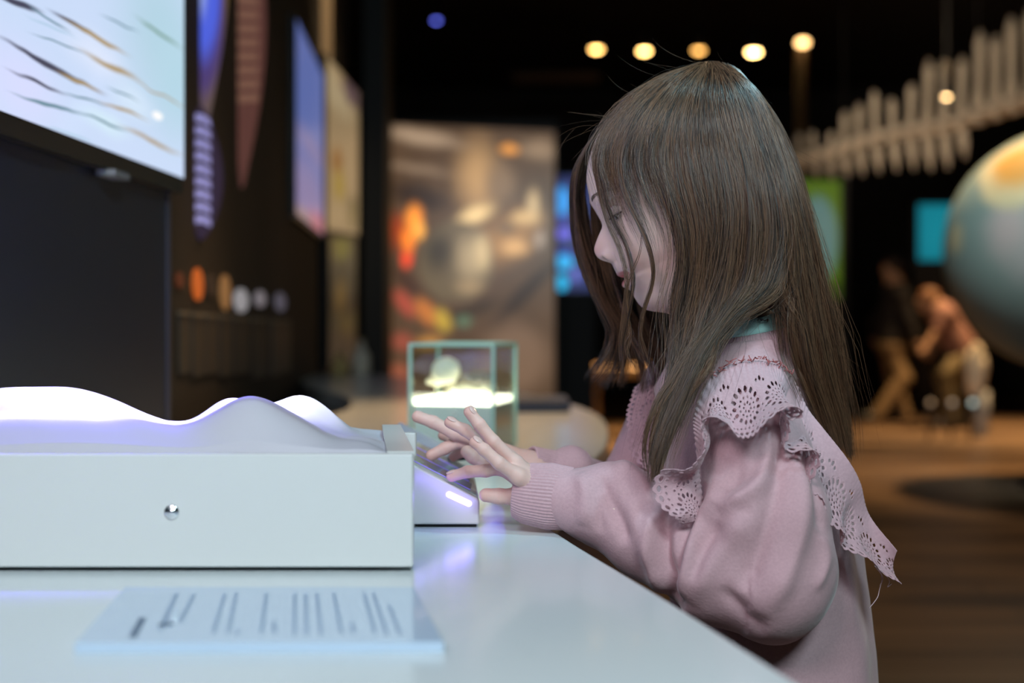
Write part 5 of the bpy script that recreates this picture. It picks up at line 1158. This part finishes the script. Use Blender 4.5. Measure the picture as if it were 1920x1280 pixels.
GF = [  # far side
    ([(1168, 190), (1112, 255), (1082, 320), (1080, 400), (1092, 480), (1120, 560), (1148, 620), (1132, 680), (1104, 712)], [-.006, -.020, -.034, -.046, -.055, -.060, -.062, -.064, -.066]),
    ([(1180, 180), (1122, 245), (1076, 320), (1072, 400), (1086, 480), (1122, 560), (1160, 620), (1156, 680), (1128, 730)], [-.006, -.024, -.040, -.054, -.064, -.070, -.072, -.072, -.072]),
    ([(1200, 165), (1150, 235), (1092, 320), (1092, 400), (1110, 480), (1136, 560), (1170, 630), (1166, 690), (1160, 720)], [-.006, -.032, -.050, -.062, -.070, -.074, -.076, -.074, -.072]),
    ([(1220, 152), (1190, 240), (1150, 320), (1140, 400), (1150, 480), (1165, 560), (1200, 620), (1250, 690), (1262, 760)], [-.006, -.045, -.062, -.070, -.074, -.076, -.080, -.084, -.090]),
    ([(1260, 134), (1262, 240), (1250, 340), (1250, 430), (1250, 530), (1262, 620), (1280, 700), (1282, 780), (1275, 830)], [-.006, -.058, -.074, -.078, -.078, -.080, -.085, -.092, -.100]),
    ([(1300, 120), (1340, 230), (1350, 330), (1350, 430), (1345, 530), (1340, 610), (1330, 690), (1310, 750), (1300, 800)], [-.006, -.060, -.078, -.080, -.080, -.082, -.092, -.1, -.104]),
    ([(1335, 114), (1400, 215), (1440, 330), (1450, 440), (1452, 530), (1470, 620), (1500, 700), (1530, 770), (1560, 830)], [-.004, -.045, -.062, -.066, -.066, -.064, -.06, -.05, -.045]),
    ([(1365, 120), (1435, 215), (1480, 320), (1505, 430), (1520, 530), (1540, 620), (1558, 710), (1576, 790), (1590, 850)], [-.003, -.026, -.036, -.036, -.036, -.034, -.03, -.028, -.026]),
    ([(1385, 130), (1450, 225), (1494, 330), (1520, 430), (1536, 530), (1550, 620), (1566, 710), (1582, 790), (1592, 860)], [.0, -.006, -.008, -.008, -.008, -.008, -.006, -.004, -.004])]
NS = 40
def guides(G):
    out = []
    for pts, so in G:
        a = catmull(np.c_[np.array(pts, float), np.array(so)], NS); out.append(a)
    return np.array(out)         # guide, sample, (px, py, s)
gn, gf = guides(GN), guides(GF)
for g_ in (gn, gf): g_[..., 2] += np.sign(g_[..., 2])*.006*np.clip((np.abs(g_[..., 2])-.03)/.03, 0, 1)
def strands(G, count, rs, inner=.016, wlo=None, spread=7.0, weights=None, lmin=.72, rough=1.0, amin=0, amax=None, clump=150, gap=None, t0=.0, lmax=1.03):
    ng = len(G); amax = amax or ng-1.0001
    a = rs.uniform(amin, amax, count) if weights is None else rs.choice(np.linspace(amin, amax, len(weights)), count, p=np.array(weights)/sum(weights))+rs.uniform(-.5, .5, count)*(amax-amin)/len(weights)
    a = np.clip(a, 0, ng-1.0001)
    ca = np.sort(rs.uniform(amin, amax, clump)); ci = np.argmin(np.abs(a[:, None]-ca[None]), 1)
    t = np.linspace(0, 1, NS)
    pull = (.35+.55*t**1.0)*rs.uniform(.5, 1.1, count)[:, None]            # clumping grows to the tips
    aa = a[:, None]*(1-np.clip(pull, 0, .93))+ca[ci][:, None]*np.clip(pull, 0, .93)
    i0 = np.clip(aa.astype(int), 0, ng-2); f = aa-i0
    if gap is not None: k_ = np.clip((t-.5)/.12, 0, 1)[None]*(i0 == gap); f = f*(1-k_)+(a[:, None]-i0 > .5)*k_*1.0
    L = rs.uniform(lmin, lmax, count)**.8; T0 = rs.uniform(0, 1, count)*t0; tt = np.clip(T0[:, None]+t[None]*(L-T0)[:, None], 0, 1)*(NS-1); k0 = np.minimum(tt.astype(int), NS-2); kf = (tt-k0)[..., None]
    def samp(ii): return G[ii, k0]*(1-kf)+G[ii, k0+1]*kf
    p = samp(i0)*(1-f[..., None])+samp(i0+1)*f[..., None]
    # layers beneath, clump offsets, waves
    lay = rs.power(2.2, count)[:, None]; sgn = np.sign(np.where(np.abs(p[..., 2]) < 1e-4, 1e-4, p[..., 2]))
    depth_in = (1-lay)*inner*np.clip(t*4, .1, 1)[None]
    p[..., 2] = p[..., 2]-sgn*np.minimum(depth_in, np.abs(p[..., 2])*.8)
    co = rs.normal(0, 1, (clump, 3))[ci]; cp = rs.uniform(0, 6.28, (clump, 2))[ci]; cf = rs.uniform(.7, 1.6, clump)[ci][:, None]
    env = np.clip(t*1.5, 0, 1)[None]**1.3
    p[..., 0] += (co[:, :1]*spread*env*.8+np.sin(t[None]*cf*7+cp[:, :1])*4*env+rs.normal(0, 1, (count, 1))*spread*.35*env)*rough
    p[..., 2] += (co[:, 1:2]*.0048*env+np.sin(t[None]*cf*6+cp[:, 1:])*.0016*env+rs.normal(0, .0009, (count, 1))*env)
    jit = rs.normal(0, 1, (count, 2)); fr = rs.uniform(8, 22, (count, 1)); p[..., 0] += np.sin(t[None]*fr+jit[:, :1]*5)*.55*rough*env; p[..., 1] += rs.normal(0, 4, (count, 1))*np.clip(t*3, 0, 1)[None]
    d = HD-p[..., 2]
    return np.stack([(p[..., 0]-960)/F*HD*(1-(0*d))+0*d, d, CZ-(p[..., 1]-HZ)/F*HD], -1), lay[:, 0]
def persp_fix(W):
    """guide rows were traced at their seen position: move each point along its own depth"""
    k = W[..., 1]/HD; W = W.copy(); W[..., 0] *= k; W[..., 2] = CZ+(W[..., 2]-CZ)*k; return W
rs = np.random.RandomState(11)
sets = []
def addset(W, r): sets.append((persp_fix(W), np.full(len(W), r)))
W, _ = strands(gn, 8600, rs, amin=2.0, amax=8.9999, inner=.020, clump=190, gap=6, t0=.22); addset(W, .00017)
W, _ = strands(gn, 1500, rs, amin=2.0, amax=8.9999, inner=.006, clump=70, gap=6, t0=.22, spread=14, rough=1.6); addset(W, .00016)
W, _ = strands(gn, 420, rs, inner=0, amin=1.9, amax=8.9999, clump=400, gap=6, spread=22, rough=1.5, t0=.3, lmin=.5); W[..., 1] -= .003; addset(W, .00011)
W, _ = strands(gn, 500, rs, amin=1.85, amax=2.6, inner=.006, clump=16, t0=.2); addset(W, .00014)
# front hair combed forward from the crown, ending as thin bangs over the brow
W, _ = strands(gn, 1500, rs, amin=0, amax=2.2, inner=.010, clump=70, spread=6, lmin=.14, lmax=.24, t0=.12); addset(W, .00016)
W, _ = strands(gn, 620, rs, amin=0, amax=1.7, inner=.008, clump=60, spread=6, lmin=.20, lmax=.38, t0=.12); addset(W, .00016)
W, _ = strands(gn, 330, rs, amin=0, amax=1.9, inner=.006, clump=40, spread=7, lmin=.30, lmax=.52, t0=.15); addset(W, .00012)
W, _ = strands(gn[:1].repeat(2, 0)+np.array([[[1, 0, 0]], [[9, 0, .003]]]), 80, rs, inner=.003, clump=4, spread=2.0, lmin=.8); addset(W, .00015)
W, _ = strands(gn[1:2].repeat(2, 0)+np.array([[[-4, 0, 0]], [[4, 0, .003]]]), 100, rs, inner=.003, clump=4, spread=2.0, lmin=.8); addset(W, .00015)
W, _ = strands(gf, 1900, rs, amin=0, amax=2.9, inner=.010, clump=44, spread=4, t0=.1, lmin=.60); addset(W, .00016)
W, _ = strands(gf, 2300, rs, amin=2.0, amax=7.9999, inner=.014, clump=60, t0=.1); addset(W, .00022)
# short crown hairs sweeping forward over both sides so the parting is covered
def fly(n, rs):
    out = []
    for _ in range(n):
        k = rs.randint(0, 7)//3
        if k < 2:
            q = rs.uniform(0, 1); x0, y0 = [(1150, 215), (1200, 160), (1270, 128), (1330, 112), (1400, 150), (1470, 270), (1520, 430), (1560, 640)][int(q*7.99)]
            dirx = -1 if q < .55 else 1; ang_ = rs.uniform(-.45, .55) if q < .55 else rs.uniform(.5, 1.4); L = rs.uniform(50, 130); c = rs.uniform(-.5, 1.0)*(1 if q < .55 else .3)
        else:
            x0, y0 = rs.uniform(1080, 1180), rs.uniform(200, 300); dirx = -1; ang_ = rs.uniform(.2, 1.2); L = rs.uniform(40, 100); c = rs.uniform(-.2, .6)
        x0 += rs.normal(0, 14); y0 += rs.uniform(2, 22); x0 += (6 if dirx > 0 else 8)*-dirx; s = rs.normal(0, .02); t = np.linspace(0, 1, NS)
        a_ = ang_+c*t*1.6; x = x0+dirx*np.cumsum(np.cos(a_))*L/NS; y = y0+np.cumsum(np.sin(a_))*L/NS
        d = HD-s; out.append(np.stack([(x-960)/F*d, d+0*x, CZ-(y-HZ)/F*d], -1))
    return np.array(out)
fl = fly(80, rs); sets.append((fl, np.full(len(fl), .00006)))
def lock(pts, so, n, spread, rs, r=.00013):
    g = guides([(pts, so)]); W, _ = strands(np.vstack([g+np.array([-spread, 0, 0]), g+np.array([spread, 0, .002])]), n, rs, inner=.002, clump=3, spread=1.5, lmin=.72, t0=.5); sets.append((persp_fix(W), np.full(len(W), r)))
lock([(1320, 470), (1322, 560), (1300, 650), (1270, 700), (1232, 760), (1215, 830), (1220, 890)], [.085, .088, .098, .102, .106, .110, .112], 260, 9, rs)
lock([(1480, 440), (1486, 540), (1484, 620), (1500, 700), (1532, 770), (1558, 820)], [.066, .070, .074, .062, .052, .048], 120, 6, rs)
lock([(1330, 560), (1345, 620), (1330, 680), (1300, 740)], [.088, .096, .102, .106], 90, 8, rs)
lock([(1130, 420), (1150, 520), (1172, 590), (1185, 640), (1215, 680), (1240, 690)], [-.055, -.058, -.055, -.05, -.045, -.04], 60, 5, rs)
lock([(1500, 500), (1530, 560), (1560, 640), (1576, 720), (1590, 790)], [.02, .02, .018, .016, .014], 90, 8, rs)
lock([(1108, 480), (1120, 560), (1142, 620), (1130, 670), (1100, 712)], [-.058, -.060, -.062, -.064, -.066], 140, 8, rs)
lock([(1205, 410), (1200, 470), (1175, 540), (1180, 610), (1175, 660), (1195, 700)], [.058, .056, .05, .046, .044, .042], 30, 2, rs)

HV_ = np.concatenate([s[0] for s in sets]); HR = np.concatenate([s[1] for s in sets])
# keep strands outside the head and the shirt shoulders
OFF_ = rs.uniform(0, 1, (len(HV_), 1))*.006
def head_push(W):
    X, Y, Z_ = W[..., 0], W[..., 1], W[..., 2]
    ox = np.array(P(ORG[0], ORG[1], HD)); dx = X-ox[0]; dz = Z_-ox[2]
    f = -math.cos(th)*dx-math.sin(th)*dz; u = -math.sin(th)*dx+math.cos(th)*dz; s = HD-Y
    us = rowu[::-1]; mid_ = np.interp(u, us, mid[::-1]); fr = np.interp(u, us, rbase[::-1])-mid_; bk = mid_-np.interp(u, us, rb[::-1]); w0 = np.interp(u, us, w_[::-1])
    ff_ = f-mid_; a_ = np.where(ff_ > 0, fr, bk)+.004; b_ = w0+.0045; q = np.sqrt((ff_/a_)**2+(s/b_)**2)
    ok = (np.abs(ff_/a_) < 1) & (u > -.10) & (u < .1225); side = np.where(s[:, 12:30].mean(1, keepdims=True) >= 0, 1, -1)
    k_ = np.sqrt(np.clip(1-(ff_/a_)**2, 0, 1)); need = b_*k_+OFF_*np.clip(k_*1.5, 0, 1)*np.clip((u+.10)/.05, 0, 1)
    s2 = np.where(ok & (s*side < need), side*need, s)
    for _ in range(3): s2[:, 2:-2] = (s2[:, :-4]+s2[:, 1:-3]+s2[:, 2:-2]+s2[:, 3:-1]+s2[:, 4:])/5
    W = W.copy(); W[..., 1] = HD-s2; return W
HV_ = head_push(HV_)
def shoulder_push(W):
    sh = W.reshape(-1, 3).copy()
    for _ in range(3):
        v = shirt(sh[:, 0].astype(np.float32), sh[:, 1].astype(np.float32), sh[:, 2].astype(np.float32)); bad = (v < .004) & (sh[:, 2] < .93)
        if not bad.any(): break
        sgn = np.where(sh[:, 1] < 1.24, -1, 1); sh[bad, 1] += (sgn*(.0045-v)*1.1)[bad]
    return sh.reshape(W.shape)
HV_ = shoulder_push(HV_)
def tube_mesh(name, W, R):
    n, k = W.shape[:2]; T_ = np.gradient(W, axis=1); T_ /= np.linalg.norm(T_, axis=2)[..., None]+1e-9
    A_ = np.cross(T_, np.array([.1, -1., .05])); A_ /= np.linalg.norm(A_, axis=2)[..., None]+1e-9; B_ = np.cross(T_, A_)
    tt = np.linspace(0, 1, k); rad = R[:, None]*np.where(tt < .7, 1, 1-(tt-.7)/.3*.75)[None]
    V_ = np.stack([W+(A_*math.cos(a)+B_*math.sin(a))*rad[..., None] for a in (0, 2.094, 4.189)], 2)
    base_ = (np.arange(n)[:, None]*k+np.arange(k-1)[None])*3; qs = []
    for j in range(3): j2 = (j+1) % 3; qs.append(np.stack([base_+j, base_+j2, base_+3+j2, base_+3+j], -1))
    return mesh_np(name, V_.reshape(-1, 3), np.stack(qs, 2).reshape(-1, 4))
def hair_mat():
    m = mat('brown_hair', (.16, .10, .07), .34, spec=1.0); nt = m.node_tree; b = nt.nodes['Principled BSDF']; L = nt.links.new
    at = N(nt, 'ShaderNodeAttribute', attribute_name='strand'); c = mixc(nt, at.outputs['Fac'], (.010, .0045, .0028), (.215, .110, .057)); L(c, b.inputs['Base Color'])
    b.inputs['Anisotropic'].default_value = 0; return m
me = tube_mesh('hair', HV_, HR)
x_ = HV_[:, 18, 0]; z_ = HV_[:, 18, 2]
cl = np.array([mnoise.noise(Vector((a_*200, b_*40, c_*90))) for a_, b_, c_ in HV_[:, 22]])
tone = np.clip(rs.beta(1.2, 1.2, len(HR))*.7+.12+cl*1.15, 0, 1); at = me.attributes.new('strand', 'FLOAT', 'POINT'); at.data.foreach_set('value', np.repeat(tone, NS*3).astype(np.float32))
M_hair = hair_mat(); hair = link('hair', me, M_hair, girl)
# scalp layer just under the strands so no skin shows through on the crown
def scalp():
    keep = np.zeros((NR, NP), bool); vs = HV.reshape(NR, NP, 3)
    fpx = 960+vs[..., 0]/vs[..., 1]*F; fpy = HZ-(vs[..., 2]-CZ)/vs[..., 1]*F
    f = Fo; u = U
    line = np.interp(u, [-.10, -.05, 0, .03, .055, .08, .10, .125], [-.055, -.045, -.022, .004, .024, .040, .050, .20])
    keep = (f < line) & (u > -.075)
    idx = np.arange(NR*NP).reshape(NR, NP); q = HQ.reshape(NR-1, NP, 4); kq = keep.reshape(-1)[q].all(-1); Qk = q[kq]
    nr = vnormals(HV, HQ); nr *= np.sign((nr*(HV-HV.mean(0))).sum(1).mean())
    V_ = HV+nr*.0008; us = np.zeros(len(V_), bool); us[Qk.ravel()] = True; mp_ = np.cumsum(us)-1
    m2 = mesh_np('hair_scalp', V_[us], mp_[Qk]); o = link('hair_scalp', m2, mat('hair_root', (.075, .048, .035), .6), hair); return o
scalp()
